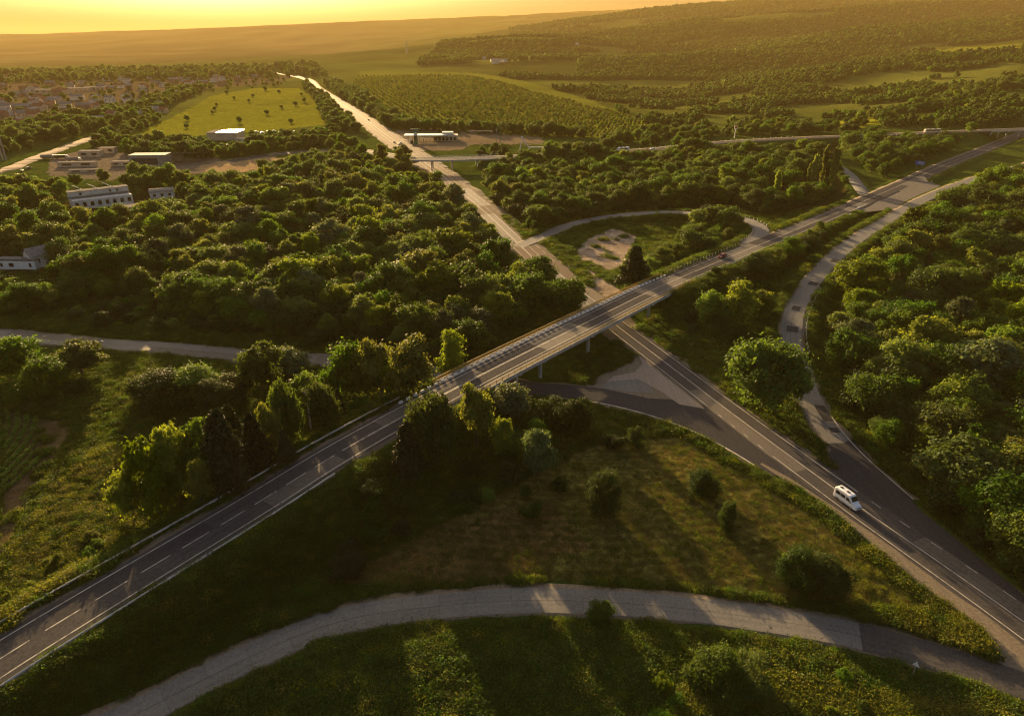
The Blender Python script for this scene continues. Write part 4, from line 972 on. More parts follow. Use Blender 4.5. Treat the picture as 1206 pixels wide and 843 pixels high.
for i, (px, py) in enumerate(TOWN):
    x, y, z = spot(px, py); a = int(th.integers(3)); b_ = int(th.integers(3)); L = th.uniform(11, 20) if i < 40 else th.uniform(8, 14)
    row = 0 if py > 120 else 1 if py > 102 else 2
    gable_house("house", (x, y, z), th.uniform(-.5, .5) + (.3 if i % 3 else 1.2), L, th.uniform(8, 11), th.uniform(4, 8), th.uniform(2, 3.5), wm[a], M[rf[b_][1]], f"{cols[a]} walled town house with {rf[b_][0]} roof {rows_[row]}", "house", 2, .4, group="houses of the far town", door=False)
for px, py, L, lab in ((93, 108, 42, "large pale roofed hall in the middle of the town, left of two"), (113, 107, 40, "large bright roofed hall in the middle of the town, right of two"), (60, 110, 60, "very long low grey hall on the left of the town")):
    x, y, z = spot(px, py); flat_block("town_hall_shed", (x, y, z), .05, L, 24, 6, M['plaster_warm'], M['roof_grey'], lab, "hall", 6)
for i, (px, py, yy) in enumerate(((572, 67, 2300), (582, 75, 2150), (590, 78, 2120), (596, 80, 2100), (584, 80, 2080), (515, 66, 2350), (627, 61, 2450), (680, 46, 2700), (630, 58, 2500))):
    x = (px - 603) / F * CP * yy; z = g1(x, yy); gable_house("house", (x, yy, z), .2 * i, 22, 12, 6, 3, M['plaster'], M['roof_light'], "tiny pale house of the hamlet on the hazy hillside", "house", 2, group="houses of the hillside hamlet", door=False)

# ------------------------------------------------------------------ vegetation: prototypes
vr = np.random.default_rng(23)
def unit(n):
    v = vr.normal(size=(n, 3)); return v / np.linalg.norm(v, axis=1)[:, None]
def leaves_mesh(name, P, Nn, size, mat, tint, aspect=1.7):
    """one small leaf cluster (a rhombus folded along its middle) per point"""
    n = len(P); r = unit(n); Nn = Nn / np.linalg.norm(Nn, axis=1)[:, None]
    A = np.cross(Nn, r); A /= np.linalg.norm(A, axis=1)[:, None] + 1e-9; B = np.cross(Nn, A)
    s = np.broadcast_to(size, (n,))[:, None] * (.65 + .7 * vr.random((n, 1)))
    V = np.stack([P - A * s * .5 * aspect, P + B * s * .5 + Nn * s * .12, P + A * s * .5 * aspect, P - B * s * .5 + Nn * s * .12], 1).reshape(-1, 3)
    Fc = np.arange(4 * n).reshape(n, 4)
    return npmesh(name, V, Fc, mat, False, {'tint': np.repeat(np.clip(tint, 0, 1), 4)})
def limb_mesh(name, segs, mat, k=6):
    V, Fc = [], []
    for p, q, r0, r1 in segs:
        p = np.array(p, float); q = np.array(q, float); d = q - p; d /= np.linalg.norm(d) + 1e-9
        a = np.cross(d, [0.3, .9, .1]); a /= np.linalg.norm(a); b = np.cross(d, a); o = len(V)
        for c, r in ((p, r0), (q, r1)):
            for i in range(k):
                t = 2 * math.pi * i / k; V.append(c + (a * math.cos(t) + b * math.sin(t)) * r)
        for i in range(k): Fc.append((o + i, o + (i + 1) % k, o + k + (i + 1) % k, o + k + i))
    return npmesh(name, V, Fc, mat)
def tree_proto(kind, H, R, base, lobes, n, leaf, mat, bark, shape='round', trunk_r=.22):
    zc = (base + H) / 2; hz_ = (H - base) / 2; L = []
    for i in range(lobes):
        d = unit(1)[0]; q = vr.uniform(.40, .95)
        z = d[2]
        if shape == 'round': w_ = 1.0
        elif shape == 'egg': w_ = 1.0 - .35 * max(0, z)
        elif shape == 'column': w_ = 1.0
        c = np.array([d[0] * R * q * w_, d[1] * R * q * w_, zc + z * hz_ * q]); rr = vr.uniform(.20, .50) * R * (1.1 if shape != 'column' else 1.5)
        L.append((c, np.array([rr, rr, rr * (.8 if shape != 'column' else 1.6)])))
    P, Nn, T = [], [], []; per = n // lobes
    for c, r in L:
        d = unit(per); d[:, 2] = np.where(vr.random(per) < .7, np.abs(d[:, 2]), d[:, 2])
        q = vr.uniform(.45, 1.0, (per, 1)) ** .6; q = np.where(vr.random((per, 1)) < .16, vr.uniform(.95, 1.4, (per, 1)), q)
        lump = 1 + .38 * (np.sin(d[:, :1] * 5 + c[0]) * np.sin(d[:, 1:2] * 6 + c[1]))
        p = c + d * r * q * lump; P.append(p); Nn.append(d * .8 + unit(per) * .75 + np.array([0, 0, .25]))
        T.append(vr.random() * .45 + vr.random(per) * .55)
    P = np.concatenate(P); Nn = np.concatenate(Nn); T = np.concatenate(T)
    k = P[:, 2] > .15; P, Nn, T = P[k], Nn[k], T[k]
    crown = leaves_mesh(kind + "_crown", P, Nn, leaf, mat, T)
    segs = [((0, 0, -.6), (0, 0, base * .6 + .3), trunk_r * 1.25, trunk_r), ((0, 0, base * .6 + .3), (.1, .05, zc), trunk_r, trunk_r * .55), ((.1, .05, zc), (.1, 0, H * .88), trunk_r * .55, trunk_r * .12)]
    for c, r in L[:9]:
        z0 = min(max(base * .7, c[2] - R * .7), zc + hz_ * .4); segs.append(((.05, .03, z0), tuple(c), trunk_r * .4, trunk_r * .1))
    return crown, limb_mesh(kind + "_trunk", segs, bark)
def pine_proto(H, R, n, mat):
    P, Nn, T = [], [], []
    tiers = 13
    for t in range(tiers):
        z = H * (.14 + .84 * t / tiers); r = R * (1 - t / tiers) ** .75 * vr.uniform(.8, 1.1) + .15; nb = 7
        for b_ in range(nb):
            a = 2 * math.pi * (b_ + vr.random()) / nb; m = max(12, int(n / tiers / nb * (.4 + 1.2 * (1 - t / tiers))))
            q = vr.random(m) ** .7; rr = r * q * vr.uniform(.75, 1.1)
            sp = .32 * r * (1 - .3 * q)
            p = np.stack([rr * math.cos(a) + vr.normal(0, 1, m) * sp * .5, rr * math.sin(a) + vr.normal(0, 1, m) * sp * .5, z - rr * .12 + vr.normal(0, .22, m)], 1)
            P.append(p); Nn.append(unit(m) * .8 + np.array([math.cos(a) * .4, math.sin(a) * .4, .6])); T.append(vr.random() * .5 + vr.random(m) * .5)
    crown = leaves_mesh("pine_crown", np.concatenate(P), np.concatenate(Nn), .34, mat, np.concatenate(T), 2.4)
    return crown, limb_mesh("pine_trunk", [((0, 0, -.6), (0, 0, H * .5), .26, .17), ((0, 0, H * .5), (0, 0, H * .97), .17, .03)], M['bark'])
PR = {}
PR['dark'] = [tree_proto("tree", 10, vr.uniform(4.2, 5), 1.2, 34, 13000, .34, M['leaf_dark'], M['bark'], s) for s in ('round', 'egg', 'round')]
PR['mid'] = [tree_proto("tree", 10, vr.uniform(3.8, 4.8), 1.3, 30, 12500, .33, M['leaf_mid'], M['bark'], s) for s in ('round', 'egg', 'egg', 'round')]
PR['yellow'] = [tree_proto("tree", 10, vr.uniform(3.2, 4.2), 1.2, 26, 10500, .32, M['leaf_yellow'], M['bark'], s) for s in ('egg', 'round', 'egg')]
PR['grey'] = [tree_proto("tree", 10, 4.2, 1.0, 28, 11000, .31, M['leaf_grey'], M['bark'], 'round')]
PR['birch'] = [tree_proto("tree", 10, 2.6, 3.4, 14, 2600, .28, M['leaf_mid'], M['birchbark'], 'egg', .17)]
PR['poplar'] = [tree_proto("tree", 14, 1.5, .8, 26, 7000, .34, M['leaf_poplar'], M['bark'], 'column', .2), tree_proto("tree", 14, 1.3, .8, 24, 6500, .34, M['leaf_poplar'], M['bark'], 'column', .2)]
PR['bdark'] = [tree_proto('shrub', 8, 4.6, -.3, 34, 24000, .19, M['leaf_shrub'], M['bark'], 'round', .14), tree_proto('shrub', 8, 4.0, -.3, 30, 24000, .19, M['leaf_shrub'], M['bark'], 'egg', .14)]
PR['bmid'] = [tree_proto('shrub', 8, 4.4, -.3, 34, 24000, .19, M['leaf_mid'], M['bark'], 'round', .14), tree_proto('shrub', 8, 3.8, -.3, 30, 24000, .19, M['leaf_mid'], M['bark'], 'egg', .14)]
PR['pine'] = [pine_proto(11, 3.4, 8200, M['needle']), pine_proto(11, 2.8, 7000, M['needle'])]
PR['sdark'] = [tree_proto("shrub", 4, vr.uniform(2.4, 2.9), -.3, 18, 8200, 0.21, M['leaf_shrub'], M['bark'], 'round', .1) for _ in range(2)]
PR['smid'] = [tree_proto("shrub", 4, vr.uniform(2.2, 2.8), -.3, 18, 8000, 0.2, M['leaf_mid'], M['bark'], 'round', .1) for _ in range(2)]
PR['syellow'] = [tree_proto("shrub", 4, vr.uniform(2.0, 2.6), -.3, 16, 7000, 0.19, M['leaf_yellow'], M['bark'], 'round', .1) for _ in range(2)]
PR['sgrey'] = [tree_proto("shrub", 4, 2.4, -.3, 16, 7000, 0.19, M['leaf_grey'], M['bark'], 'round', .1)]
NATH = {k: (14. if k == 'poplar' else 8. if k[0] == 'b' and k != 'birch' else 11. if k == 'pine' else 4. if k[0] == 's' else 10.) for k in PR}
NAMES = {k: ('pine_tree' if k == 'pine' else 'poplar_tree' if k == 'poplar' else 'birch_tree' if k == 'birch' else 'shrub' if k[0] == 's' or k in ('bdark', 'bmid') else 'broadleaf_tree') for k in PR}
WORD = dict(dark="dark green broadleaf tree", mid="mid green broadleaf tree", yellow="yellow green broadleaf tree", grey="pale grey green broadleaf tree", birch="thin pale trunked birch", poplar="tall columnar poplar",
            pine="dark pine", sdark="dark green shrub", smid="mid green shrub", syellow="yellow green shrub", sgrey="grey green shrub")
def plant(kind, x, y, z, h, wide, label, group=None, rz=None, parts=True):
    if h > 4.6 and kind in ('sdark', 'smid'): kind = 'b' + kind[1:]
    crown, trunk = PR[kind][int(vr.integers(len(PR[kind])))]; shr = NAMES[kind] == 'shrub'
    s = h / NATH[kind]; rz = vr.uniform(0, 6.28) if rz is None else rz
    root = empty(NAMES[kind], (x, y, z - .05), rz, label, 'shrub' if shr else 'tree', group); root.scale = (s * wide * vr.uniform(.84, 1.16), s * wide * vr.uniform(.84, 1.16), s)
    link(bpy.data.objects.new("crown", crown), root); link(bpy.data.objects.new("stem" if shr else "trunk", trunk), root)
    return root
def top_h(x, y, z, py_top):
    lo, hi = .3, 60.
    for _ in range(30):
        m_ = (lo + hi) / 2; lo, hi = (m_, hi) if proj(x, y, z + m_)[1] > py_top else (lo, m_)
    return lo
PLACED = []
def special(kind, px, py, top, wide, label, group=None):
    x, y, z = spot(px, py); h = top_h(x, y, z, top); plant(kind, x, y, z, h, wide, label, group); PLACED.append((x, y, h * .42 * wide)); return x, y, z
# trees and shrubs that stand apart
special('pine', 746, 338, 288, 1.15, "large dark pine beside the bridge end inside the loop")
special('dark', 514, 548, 458, .56, "tall dark tree close against the near end of the long bridge")
special('pine', 482, 558, 494, .95, "dark pine just left of the tall tree at the bridge end")
special('yellow', 562, 528, 455, .5, "sunlit yellow tree in front of the near bridge end")
special('yellow', 592, 540, 490, .45, "smaller sunlit yellow tree right of the bright one at the bridge end")
special('sgrey', 602, 487, 456, 1.0, "pale grey green shrub under the bridge edge")
special('grey', 632, 558, 508, .85, "pale leaved round tree among dark shrubs below the bridge")
special('dark', 668, 372, 325, .8, "dark tree standing against the far bridge railing by the highway")
for a in (('yellow', 432, 470, 408, .8, "leftmost yellow topped tree beyond the bridge road"), ('yellow', 450, 474, 402, .62, "pointed yellow topped tree left of the bushy pair beyond the bridge road"), ('yellow', 487, 466, 397, .85, "broad yellow topped tree left of the gap showing the side road"),
          ('yellow', 531, 452, 391, .75, "single yellow topped tree standing right of the gap showing the side road"), ('mid', 416, 468, 408, .8, "dull green tree left of the yellow topped group"), ('yellow', 470, 470, 420, .8, "low yellow tree in the middle of the sunlit group")):
    special(*a)
special('birch', 367, 508, 436, 1.0, "slender birch with a bare pale trunk beside the bridge road")
for a in (('yellow', 190, 612, 512, 0.58, "tall yellow tree at the left end of the dark row by the bridge road"), ('yellow', 214, 600, 498, 0.52, "second tall yellow tree in the row by the bridge road"), ('yellow', 160, 612, 550, 0.65, "low yellow tree at the very left of the row"),
          ('yellow', 240, 598, 540, 0.58, "small yellow tree in front of the dark trees by the bridge road")):
    special(*a)
DG = "dark trees along the left side of the bridge road"
for px, py, top, w_ in ((252, 585, 488, .9), (272, 578, 474, .95), (306, 558, 480, .9), (345, 532, 446, .75), (338, 545, 500, 1.0), (385, 512, 448, .85), (402, 500, 452, .9), (280, 545, 470, .9), (392, 480, 430, .8), (370, 500, 460, .9)):
    special('pine' if px in (272, 306, 338, 402, 280) else 'dark' if px % 3 else 'mid', px, py, top + 4, w_ * (.9 if px in (272, 306, 338, 402, 280) else .66), "dark tree in the row along the left side of the bridge road", DG)
special('yellow', 324, 545, 478, .5, "slim yellow green tree poking out of the dark row")
for a in (('mid', 16, 445, 398, 1.1, "large green bush at the left edge below the side road"), ('smid', 55, 466, 425, 1.2, "round bush above the crop field with a bright top"), ('mid', 98, 442, 402, 1.2, "wide bush in front of the side road at the left"), ('sdark', 90, 464, 446, .85, "small lone bush on the green meadow at left"),
          ('mid', 310, 462, 404, .85, "upright bush covering the edge of the side road"), ('sgrey', 338, 440, 414, 1.3, "pale bush beside the side road right of the upright bush"), ('smid', 232, 470, 432, 1.3, "wide bush on the meadow edge, right of centre of its group"), ('sdark', 205, 478, 440, 1.3, "dark wide bush on the meadow edge, middle of its group"), ('smid', 180, 468, 438, 1.2, "bush at the left end of the meadow edge group"), ('sdark', 258, 482, 448, 1.2, "dark bush at the right end of the meadow edge group"), ('sdark', 275, 470, 440, 1.2, "dark bush behind the meadow edge group")):
    special(*a)
for a in (('sdark', 708, 602, 558, .7, "tall round dark bush on the mown field right of the shrub mass"), ('sdark', 722, 526, 512, 1.2, "low spreading bush on the mown field, left of a joined pair"), ('sdark', 748, 527, 504, .7, "low bush on the mown field, right of a joined pair"), ('sdark', 828, 584, 557, 1.0, "round dark bush in the middle right of the mown field"),
          ('sdark', 855, 623, 592, .5, "slim upright dark bush on the mown field"), ('sdark', 938, 690, 652, .8, "large dark bush on the mown field, left half of a clump"), ('sdark', 975, 696, 658, .85, "large dark bush on the mown field, right half of a clump"), ('smid', 925, 672, 650, .6, "bright tipped bush at the back of the large clump"),
          ('smid', 706, 728, 708, .9, "small tufted bush at the edge of the near slip road"), ('syellow', 779, 812, 796, .9, "small yellow flowering bush in the near grass"), ('smid', 846, 812, 768, .95, "large leafy bush in the near grass at lower right"), ('smid', 884, 812, 780, 1.0, "leafy bush right of the large one in the near grass"), ('smid', 822, 806, 782, .9, "leafy bush left of the large one in the near grass"),
          ('mid', 1196, 672, 606, .9, "pale tipped tree at the right edge above the highway"), ('sdark', 650, 500, 470, 1.0, "dark bush below the bridge near the slip road"), ('sdark', 676, 512, 470, .9, "upright dark bush at the corner of the side road below the bridge")):
    special(*a)
for a in (('yellow', 868, 386, 328, .95, "large round sunlit tree on the slope right of the bridge"), ('yellow', 893, 378, 340, 1.0, "sunlit tree touching the right side of the large round one"), ('mid', 840, 388, 345, 1.0, "dull tree at the left foot of the sunlit round tree"), ('smid', 848, 392, 365, 1.2, "shrub below the sunlit round tree"),
          ('dark', 898, 482, 398, .80, "large lone rounded tree between the highway and the right slip road"), ('dark', 934, 474, 436, .75, "small dark tree leaning over the right slip road"), ('smid', 930, 300, 280, 1.4, "bush on the verge of the bridge road beside the slope"), ('smid', 905, 312, 292, 1.5, "long bush on the verge of the bridge road nearer the bridge"), ('sdark', 888, 322, 300, 1.5, "dark bush on the slope above the sunlit round tree"), ('sdark', 950, 296, 278, 1.4, "dark bush on the slope below the junction"),
          ('yellow', 1012, 350, 305, 1.3, "sunlit round tree at the wood edge by the right slip road"), ('smid', 838, 288, 271, 1.2, "small pale round bush inside the loop bend"), ('mid', 840, 268, 240, 1.3, "broad tree covering the loop road's bend"), ('mid', 822, 272, 246, 1.1, "broad tree left of the one covering the loop road's bend"), ('dark', 858, 272, 246, 1.0, "darker tree right of the ones covering the loop road's bend"),
          ('dark', 815, 302, 272, 1.2, "dark tree in the middle of the loop's bushes"), ('smid', 795, 306, 286, 1.3, "bush inside the loop right of the pine"), ('smid', 778, 315, 292, 1.2, "bush inside the loop touching the pine"), ('smid', 765, 322, 303, 1.1, "low bush at the right foot of the pine")):
    special(*a)
for px, py, top, lab in ((955, 222, 178, "leftmost and broadest poplar of the group by the junction"), (966, 222, 171, "poplar second from the left by the junction"), (978, 224, 168, "tallest poplar of the group by the junction"), (950, 222, 192, "short poplar at the outer left of the group by the junction"), (913, 236, 197, "lone poplar left of the poplar group by the junction")):
    special('poplar', px, py, top, .68, lab)
for k_ in range(3): pass

# ------------------------------------------------------------------ woods: the nearest trees one by one, the rest one mass
def scatter_poly(poly, z0, step, jit=.42):
    W = np.array([un(px, max(py, 60), z0) for px, py in poly]); x0, y0 = W.min(0); x1, y1 = W.max(0)
    gx, gy = np.meshgrid(np.arange(x0, x1, step), np.arange(y0, y1, step * .9)); gx = gx + (np.arange(gx.shape[0]) % 2)[:, None] * step / 2
    gx = gx.ravel() + vr.uniform(-jit, jit, gx.size) * step; gy = gy.ravel() + vr.uniform(-jit, jit, gy.size) * step
    px, py = proj(gx, gy, z0); m_ = inpoly(px, py, poly); return gx[m_], gy[m_]
def clear_of(x, y, road=3.2, pad=1.5):
    ok = road_clear(x, y) > road
    D_, _ = dist_to(HW, x, y, 40.); ok &= ~((D_ < 13) & (y > 240) & (road > 2))
    for fx, fy, fr in FOOT: ok &= (x - fx) ** 2 + (y - fy) ** 2 > fr ** 2
    for fx, fy, fr in PLACED: ok &= (x - fx) ** 2 + (y - fy) ** 2 > (fr + pad) ** 2
    return ok
ZONES = [  # polygon of tree feet in the photo, ground height, spacing, height range, species weights, phrase, group
 ([(0, 372), (60, 366), (130, 352), (160, 352), (230, 378), (320, 392), (420, 400), (500, 420), (560, 415), (640, 366), (672, 350), (655, 336), (600, 292), (548, 240), (505, 218), (430, 212), (335, 212), (240, 232), (205, 245), (160, 262), (60, 275), (0, 262)], 0, 8.4, (6, 14),
  dict(dark=.34, mid=.40, yellow=.19, grey=.07), "in the big wood between the side road and the highway", "trees of the big wood left of the highway"),
 ([(1030, 322), (1003, 346), (988, 380), (994, 422), (1022, 488), (1078, 548), (1130, 612), (1190, 664), (1400, 800), (1400, 215), (1206, 214), (1150, 228), (1096, 262), (1055, 290)], 3, 8.2, (6, 13.5),
  dict(dark=.32, mid=.38, yellow=.24, grey=.06), "in the wood on the right of the slip road", "trees of the right hand wood"),
 ([(572, 214), (596, 252), (628, 272), (660, 264), (720, 248), (800, 243), (862, 240), (905, 256), (950, 246), (990, 232), (996, 222), (978, 196), (955, 186), (840, 180), (700, 190), (640, 188), (600, 192)], 1, 9.6, (7.5, 12),
  dict(dark=.6, mid=.32, yellow=.08), "in the wood between the highway and the junction", "trees of the wood behind the loop"),
 ([(985, 168), (998, 188), (1020, 208), (1045, 212), (1066, 198), (1130, 178), (1165, 165), (1040, 164)], 4, 10, (8, 12), dict(dark=.7, mid=.3), "in the dark clump between the far road and the junction", "trees of the clump above the junction"),
 ([(770, 318), (860, 286), (874, 270), (868, 262), (835, 258), (800, 268), (790, 292)], 3, 7.5, (4, 7), dict(smid=.6, sdark=.4), "inside the loop", "shrubs inside the loop"),
 ([(390, 690), (300, 720), (420, 600), (520, 540), (560, 545), (650, 540), (690, 560), (690, 590), (640, 600), (560, 590), (500, 600), (430, 650)], 2, 6.2, (1.6, 4.6), dict(sdark=.7, smid=.3), "in the shrub mass below the bridge", "shrubs on the slope below the bridge"),
 ([(540, 545), (620, 560), (690, 560), (660, 500), (610, 490), (585, 500)], 1, 6.0, (3.5, 6), dict(sdark=.7, smid=.3), "close under the long bridge", "shrubs under the bridge"),
 ([(130, 620), (240, 590), (340, 530), (480, 470), (520, 462), (430, 470), (360, 470), (280, 520), (200, 560)], 2, 6.5, (3, 6), dict(sdark=.6, smid=.4), "at the foot of the dark row by the bridge road", "shrubs at the foot of the roadside row"),
 ([(0, 735), (60, 690), (150, 630), (180, 600), (130, 590), (90, 640), (0, 690)], 2, 4.4, (1.0, 2.6), dict(syellow=.75, smid=.25), "in the sunlit scrub left of the bridge road", "yellow scrub left of the bridge road"),
 ([(820, 345), (800, 372), (830, 410), (880, 400), (925, 350), (960, 310), (1000, 272), (960, 280), (900, 310), (860, 330)], 2, 9.5, (2, 4), dict(sdark=.6, smid=.4), "on the slope between bridge road and slip road", "shrubs on the slope right of the bridge"),
 ([(760, 850), (800, 800), (900, 770), (960, 785), (1040, 830), (1060, 870), (760, 870)], 0, 4.2, (1.0, 2.4), dict(smid=.65, syellow=.35), "in the near scrub below the slip road", "shrubs of the near scrub"),
 ([(60, 372), (130, 352), (250, 378), (400, 400), (500, 420), (560, 415), (560, 424), (500, 426), (400, 409), (250, 398), (120, 385)], 0, 6.0, (2.2, 5.0), dict(sdark=.6, smid=.4), "in the thicket at the foot of the big wood", "shrubs at the foot of the big wood"),
 ([(0, 262), (60, 275), (90, 262), (70, 225), (0, 222)], 0, 8.5, (8, 13), dict(mid=.5, yellow=.3, dark=.2), "around the shed at the left edge", "trees around the left shed"),
 ([(150, 232), (205, 245), (335, 212), (330, 200), (240, 208), (150, 215), (75, 216), (80, 222), (140, 214)], 0, 9.5, (7, 12), dict(mid=.5, yellow=.2, dark=.3), "between the workshop and the dirt yard", "trees behind the workshop"),
]
SEEN = [(2, 294, 64, 332), (838, 158, 936, 171), (1080, 146, 1206, 161), (722, 158, 796, 181), (1040, 146, 1096, 156), (2, 280, 64, 322), (80, 215, 158, 254), (172, 220, 206, 236), (1090, 186, 1110, 205), (480, 145, 552, 180), (486, 176, 572, 199), (0, 168, 118, 214), (160, 172, 244, 200), (225, 186, 300, 206), (608, 163, 640, 178), (245, 145, 290, 172), (860, 146, 870, 166), (944, 168, 986, 222), (905, 195, 920, 232), (400, 118, 470, 172), (30, 245, 50, 258), (1000, 196, 1030, 240), (580, 148, 592, 172)]
CAND = []
def blocks(x, y, z, h, r=.36):
    bx, by = proj(x, y, z); tx, ty = proj(x, y, z + h); rp = h * r * F / (y * CP + (CAMH - z) * SP)
    for a, b_, c_, d in SEEN:
        if bx + rp > a and bx - rp < c_ and ty < d - .25 * (d - b_) and by > b_ + .72 * (d - b_): return True
    return False
for zi, (poly, z0, step, hr, wts, phrase, grp) in enumerate(ZONES):
    x, y = scatter_poly(poly, z0, step); k_ = clear_of(x, y, 3.0 if hr[0] > 5 else 1.8); x, y = x[k_], y[k_]; z = ground(x, y)
    kinds = list(wts); pr_ = np.array([wts[q] for q in kinds]); pr_ = pr_ / pr_.sum()
    clump = fbm(x / 22 + 7 * zi, y / 22)
    for i in range(len(x)):
        kd = kinds[int(vr.choice(len(kinds), p=pr_))]
        h = hr[0] + (hr[1] - hr[0]) * np.clip(.15 + .9 * (clump[i] - .25) + vr.uniform(-.15, .5), 0, 1)
        if blocks(x[i], y[i], z[i], h): continue
        u_ = vr.random()
        if hr[0] > 5: h = h * 1.22 if u_ > .86 else h * vr.uniform(.5, .75) if u_ < .28 else h
        CAND.append((h / math.hypot(math.hypot(x[i], y[i]), CAMH), kd, x[i], y[i], z[i], h, phrase, grp, zi))
vis = []
for c_ in CAND:
    px, py = proj(c_[2], c_[3], c_[4] + c_[5] * .6); vis.append(-40 < px < 1246 and py < 880)
CAND = [c_ for c_, v in zip(CAND, vis) if v or c_[8] in (1,)]
CAND.sort(key=lambda c_: -c_[0])
lim = dict(tree=268 - 45, shrub=240); cnt = dict(tree=0, shrub=0); REST = []
for c_ in CAND:
    q = 'shrub' if c_[1][0] == 's' else 'tree'
    px, py = proj(c_[2], c_[3], c_[4] + c_[5] * .7)
    if cnt[q] < lim[q] and -10 < px < 1216 and -5 < py < 850:
        cnt[q] += 1; plant(c_[1], c_[2], c_[3], c_[4], c_[5], vr.uniform(.78, 1.2), WORD[c_[1]] + " " + c_[6], c_[7] + ", " + WORD[c_[1]].split(" ")[0])
    else: REST.append(c_)
print("individual", cnt, "rest", len(REST))

# instanced masses
def scatter_obj(name, P, rz, s, idx, protos, label=None, cat=None, tilt=None, sz=None):
    col = bpy.data.collections.new(name + "_kinds")
    for i, me in enumerate(protos):
        o = bpy.data.objects.new("%s_kind_%02d" % (name, i), me); col.objects.link(o)
    n = len(P); me = bpy.data.meshes.new(name); me.vertices.add(n); me.vertices.foreach_set("co", np.asarray(P, np.float32).ravel())
    rot = np.zeros((n, 3), np.float32); rot[:, 2] = rz
    if tilt is not None: rot[:, :2] = tilt
    S3 = np.stack([s, s, s if sz is None else sz], 1).astype(np.float32)
    a = me.attributes.new("rot", 'FLOAT_VECTOR', 'POINT'); a.data.foreach_set("vector", rot.ravel())
    a = me.attributes.new("scl", 'FLOAT_VECTOR', 'POINT'); a.data.foreach_set("vector", S3.ravel())
    a = me.attributes.new("idx", 'INT', 'POINT'); a.data.foreach_set("value", np.asarray(idx, np.int32))
    o = link(bpy.data.objects.new(name, me)); tag(o, label, cat, None, 'stuff')
    ng = bpy.data.node_groups.new(name, 'GeometryNodeTree')
    ng.interface.new_socket("Geometry", in_out='INPUT', socket_type='NodeSocketGeometry'); ng.interface.new_socket("Geometry", in_out='OUTPUT', socket_type='NodeSocketGeometry')
    gi = ng.nodes.new("NodeGroupInput"); go = ng.nodes.new("NodeGroupOutput"); ip = ng.nodes.new("GeometryNodeInstanceOnPoints"); ci = ng.nodes.new("GeometryNodeCollectionInfo")
    ci.inputs["Collection"].default_value = col; ci.inputs["Separate Children"].default_value = True; ci.inputs["Reset Children"].default_value = True
    ip.inputs["Pick Instance"].default_value = True
    def attr(nm, t):
        q = ng.nodes.new("GeometryNodeInputNamedAttribute"); q.data_type = t; q.inputs["Name"].default_value = nm; return q.outputs[0]
    ng.links.new(gi.outputs[0], ip.inputs["Points"]); ng.links.new(ci.outputs[0], ip.inputs["Instance"])
    ng.links.new(attr("idx", 'INT'), ip.inputs["Instance Index"]); ng.links.new(attr("rot", 'FLOAT_VECTOR'), ip.inputs["Rotation"]); ng.links.new(attr("scl", 'FLOAT_VECTOR'), ip.inputs["Scale"])
    ng.links.new(ip.outputs[0], go.inputs[0])
    md = o.modifiers.new("scatter", 'NODES'); md.node_group = ng
    return o
TK = ['dark', 'mid', 'yellow', 'grey', 'pine', 'poplar', 'sdark', 'smid', 'syellow']
KI = {}; KH = []; PM = []
def joined(cr, tr_):
    bm = bmesh.new(); bm.from_mesh(cr); nfa = len(bm.faces); bm.from_mesh(tr_); bm.faces.ensure_lookup_table()
    for f_ in bm.faces[nfa:]: f_.material_index = 1
    me = bpy.data.meshes.new("tree"); bm.to_mesh(me); bm.free(); me.materials.append(cr.materials[0]); me.materials.append(tr_.materials[0]); return me
for t in TK:
    for pr_ in PR[t][:2]: KI.setdefault(t, []).append(len(PM)); PM.append(joined(*pr_)); KH.append(NATH[t])
# lighter crowns for the distance
LOW = {}
for t, mt in (('dark', 'leaf_dark'), ('mid', 'leaf_mid'), ('yellow', 'leaf_yellow')):
    for q in range(2):
        cr, tr_ = tree_proto("tree", 10, vr.uniform(4.2, 5.2), .5, 14, 1100, 1.1, M[mt], M['bark'], 'round'); LOW.setdefault(t, []).append(len(PM)); PM.append(joined(cr, tr_)); KH.append(10.)
KI['lowpine'] = KI['pine']
WP, WR, WS, WI = [], [], [], []
def add_mass(x, y, h, kinds, pr_, table=KI, z=None, wob=.18):
    z = ground(x, y) if z is None else z
    for i in range(len(x)):
        if y[i] < 900 and blocks(x[i], y[i], z[i], h[i]): continue
        kd = kinds[int(vr.choice(len(kinds), p=pr_))]; ii = table[kd][int(vr.integers(len(table[kd])))]
        WP.append((x[i], y[i], z[i] - .1)); WR.append(vr.uniform(0, 6.28)); WS.append(h[i] / KH[ii] * vr.uniform(1 - wob, 1 + wob)); WI.append(ii)
for c_ in REST:
    kd = c_[1] if c_[1] in KI else 'sgrey' if False else ('mid' if c_[1][0] != 's' else 'smid'); ii = KI[kd][int(vr.integers(len(KI[kd])))]
    WP.append((c_[2], c_[3], c_[4] - .1)); WR.append(vr.uniform(0, 6.28)); WS.append(c_[5] / KH[ii]); WI.append(ii)
def mass(poly, z0, step, hr, wts, table=KI, road=3., foot=True):
    x, y = scatter_poly(poly, z0, step); k_ = clear_of(x, y, road); x, y = x[k_], y[k_]
    kinds = list(wts); pr_ = np.array([wts[q] for q in kinds]); pr_ /= pr_.sum()
    add_mass(x, y, vr.uniform(hr[0], hr[1], len(x)), kinds, pr_, table)
# undergrowth that closes the canopy of the three near woods
for zi_ in (0, 1, 2): mass(ZONES[zi_][0], ZONES[zi_][1], 5.2, (3.0, 7.5), dict(sdark=.3, smid=.3, mid=.25, dark=.15))
